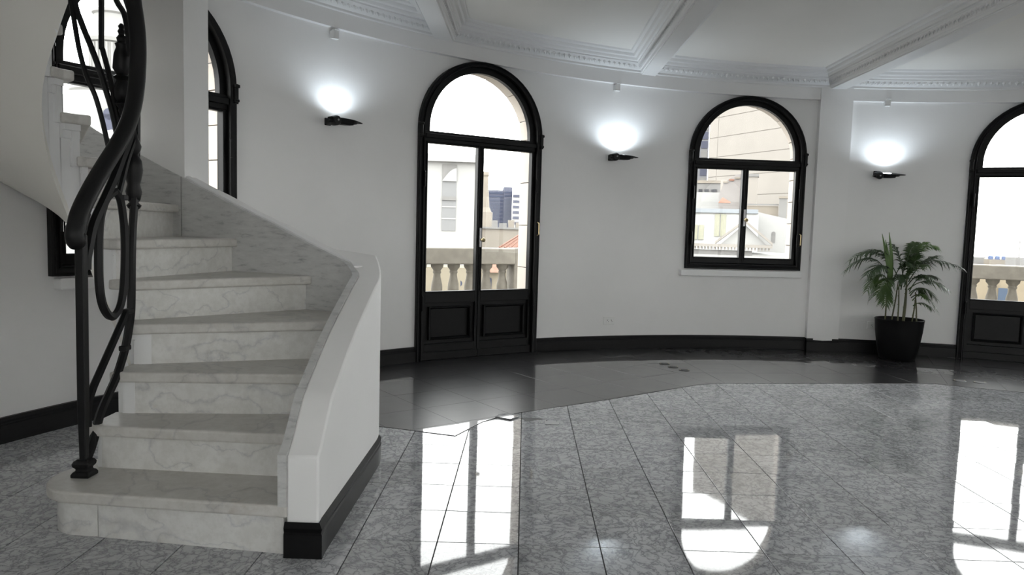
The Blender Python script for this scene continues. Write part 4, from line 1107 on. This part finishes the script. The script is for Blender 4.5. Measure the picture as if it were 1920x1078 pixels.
def sky(x0, x1, za, zb):
    mb = MB(); f0 = (za+.1)/2.7*.9; f1 = (zb+.1)/2.7*.9
    a_, b_ = along(A, B, x0, x1); P0, P1, tt, nr = dirs(a_, b_); o_ = -nr*.08
    q = [P0+nr*f0+o_+Vector((0,0,za)), P1+nr*f0+o_+Vector((0,0,za)), P1+nr*f1+o_+Vector((0,0,zb)), P0+nr*f1+o_+Vector((0,0,zb))]
    mb.add(q + [p - o_*1.2 for p in q], [(0,1,2,3), (4,5,6,7), (0,1,5,4), (1,2,6,5), (2,3,7,6), (3,0,4,7)]); mb.build('skylight', OL, t)
sky(.385, .455, 1.0, 2.5); sky(.47, .545, 1.0, 2.5); sky(.06, .145, .75, 1.75); sky(.16, .235, .75, 1.75)
A, B = (15.7, 51.65), (18.6, 50.7)
t = bldg('white_hipped_house', A, 'white hipped building with one small pointed window at the right of the arched window')
mb = MB(); P0, P1, tt, nr = dirs(A, B); L = (P1-P0).length
prof_ = [(0, GZ), (0, 2.3), (.4, 2.75), (L*.72, 2.35), (L, 2.2), (L, GZ)]; q0 = [P0 + tt*u + Vector((0,0,z)) for u, z in prof_]; q1 = [p + nr*4 for p in q0]; n_ = 6
mb.add(q0+q1, [tuple(range(n_)), tuple(range(n_, 2*n_))] + [(i, (i+1) % n_, n_+(i+1) % n_, n_+i) for i in range(n_)]); mb.build('wall', W_, t)
f_ = piece('window', G1, t, (17.02, 51.22), (17.26, 51.14), .65, 1.30, .1, .03); mb = MB(); mb.lathe([(.125, -.04), (.125, .06)], (17.14, 51.18, 1.30), 12, (.32,.95,0)); mb.build('window_head', G1, f_)
piece('chimney', G1, t, (17.72, 52.1), (18.2, 51.93), GZ, 3.83, .6); piece('chimney_cap', BE, t, (17.68, 52.1), (18.24, 51.9), 3.76, 3.9, .7, .05)
piece('roof_wall', BE, t, (15.9, 53.7), (18.0, 53.05), 2.0, 3.25, .3); piece('roof_rail', G1, t, (15.9, 53.6), (18.0, 52.95), 3.3, 3.4, .1)
A, B = (9.6, 43.0), (15.3, 41.25)
t = bldg('pediment_building', A, 'pale classical building with triangular pediment and dentils at the bottom of the arched window')
piece('wall', W_, t, A, B, GZ, .05, 6); piece('frieze', G1, t, *along(A, B, 0, .58), -.05, .24, .2, .05); piece('cornice', W2, t, *along(A, B, 0, .76), .42, .60, .3, .35); piece('ledge', W_, t, A, B, -.16, -.04, .2, .2)
a_, b_ = along(A, B, .235, .76); P0, P1, tt, nr = dirs(a_, b_); L = (P1-P0).length
def tri(mb, z0, h, inset, pr, dp):
    q0 = [P0+tt*inset-nr*pr+Vector((0,0,z0)), P1-tt*inset-nr*pr+Vector((0,0,z0)), P0+tt*(L/2)-nr*pr+Vector((0,0,z0+h))]; q1 = [p+nr*dp for p in q0]
    mb.add(q0+q1, [(0,1,2), (3,4,5), (0,1,4,3), (1,2,5,4), (2,0,3,5)])
mb = MB(); tri(mb, .58, 1.18, .3, .0, 5); mb.build('tympanum', W_, t)
for s_ in (0, 1):
    mb = MB(); e0 = (P0 if s_ == 0 else P1) - nr*.35; ap = P0 + tt*(L/2) - nr*.35
    q = [e0+Vector((0,0,.58)), ap+Vector((0,0,1.86)), ap+Vector((0,0,2.02)), e0+Vector((0,0,.74))]; mb.add(q + [p+nr*1.2 for p in q], [(0,1,2,3), (4,5,6,7), (0,1,5,4), (1,2,6,5), (2,3,7,6), (3,0,4,7)]); mb.build('raking_cornice', W2, t)
for k in range(24): piece('dentil', W2, t, *along(A, B, .01 + k*.031, .024 + k*.031), .27, .43, .2, .28)

# seen through the right door
t = bldg('far_rooftops', (35, 55), 'distant low grey-beige rooftops with blue tanks on the skyline of the right door', 'building')
piece('roof_block', G1, t, (35.9, 60.2), (37.2, 59.3), GZ, -.15, 4); piece('roof_block', BE, t, (34.2, 55.3), (36.2, 54.0), GZ, -.15, 4); piece('roof_block', G1, t, (32.6, 50.4), (34.6, 49.1), GZ, .12, 3); piece('parapet', W_, t, (33.2, 52.2), (36, 50.5), GZ, -.45, .5)
for u in (.0, .35, .7):
    mb = MB(); mb.lathe([(.02, -.16), (.16, -.14), (.17, .06), (.12, .12), (.02, .13)], (34.0 + u, 54.2 - u*.6, .0), 12); mb.build('tank', stone('tank_blue', (0.07,0.095,0.17), .1), t)
mb = MB(); mb.tube([(33.3, 50.1, .1), (33.3, 50.1, 1.3)], .03, 5); mb.tube([(33.0, 50.3, 1.1), (33.6, 49.9, 1.15)], .02, 5); mb.build('antenna', G1, t)
A, B = (14.2, 26.6), (18.2, 24.0)
t = bldg('tan_house', A, 'tan house with a blue door seen between the balusters outside the right door')
piece('wall', stone('tan_render', (0.150,0.123,0.084), .08), t, A, B, GZ, -.12, 4); piece('door', stone('blue_paint', (0.035,0.05,0.075), .1), t, (16.2, 25.27), (16.42, 25.13), -.95, -.42, .1, .04); piece('lean_to', W_, t, *along(A, B, .0, .5), -1.05, -.9, .4, .4)
mb = MB(); mb.tube([(15.95, 25.35, -.9), (16.1, 25.25, -.2)], .04, 6); mb.build('pipe', W_, t)

# domed lantern tower seen past the staircase
t = bldg('domed_tower', (-12.25, 21.8), 'white church-like lantern tower with a fluted drum seen past the stair railing', 'tower')
TWM = stone('tower_white', (0.198,0.195,0.186), .04, 2)
mb = MB(); mb.lathe([(2.1, GZ), (2.1, 3.3), (1.95, 3.7), (1.55, 4.35), (1.25, 4.68)], (-12.25, 21.8, 0), 40); mb.build('dome', TWM, t, smooth=40)
mb = MB(); mb.lathe([(1.0, 4.66), (1.13, 4.70), (1.17, 4.78), (1.13, 4.90), (1.0, 4.97), (.75, 5.0)], (-12.25, 21.8, 0), 40); mb.build('ring', TWM, t, smooth=40)
mb = MB(); mb.lathe([(.70, 4.98), (.70, 5.1), (.60, 5.15), (.60, 6.17)], (-12.25, 21.8, 0), 40); mb.build('drum', TWM, t, smooth=40)
for k in range(28):
    a = 2*pi*k/28; mb = MB(); mb.tube([(-12.25 + .61*cos(a), 21.8 + .61*sin(a), 5.15), (-12.25 + .61*cos(a), 21.8 + .61*sin(a), 6.15)], .045, 6); mb.build('flute', TWM, t, smooth=50)
mb = MB(); mb.lathe([(.60, 6.17), (.68, 6.2), (.70, 6.3), (.63, 6.36), (.60, 6.45), (.52, 6.5), (.50, 7.0), (.56, 7.05), (.56, 7.12), (.46, 7.2), (.40, 7.7), (.30, 8.1), (.12, 8.4), (.16, 8.55), (.10, 8.7), (.01, 8.8)], (-12.25, 21.8, 0), 36); mb.build('lantern', TWM, t, smooth=40)
d = Vector((12.25, -21.8, 0)).normalized(); sd = Vector((-d.y, d.x, 0)); c = Vector((-12.25, 21.8, 0)) + d*1.72 - sd*.12
mb = MB(); mb.box(c + Vector((0,0,3.72)), (.46, .5, .5), (sd, d, Vector((0,0,1)))); mb.lathe([(.23, -.25), (.23, .25)], c + Vector((0,0,3.97)), 16, d); dm = mb.build('dormer', TWM, t)
mb = MB(); c2 = c + d*.26; mb.box(c2 + Vector((0,0,3.72)), (.32, .06, .46), (sd, d, Vector((0,0,1)))); mb.lathe([(.16, -.03), (.16, .03)], c2 + Vector((0,0,3.95)), 16, d); mb.build('pane', BL, dm)
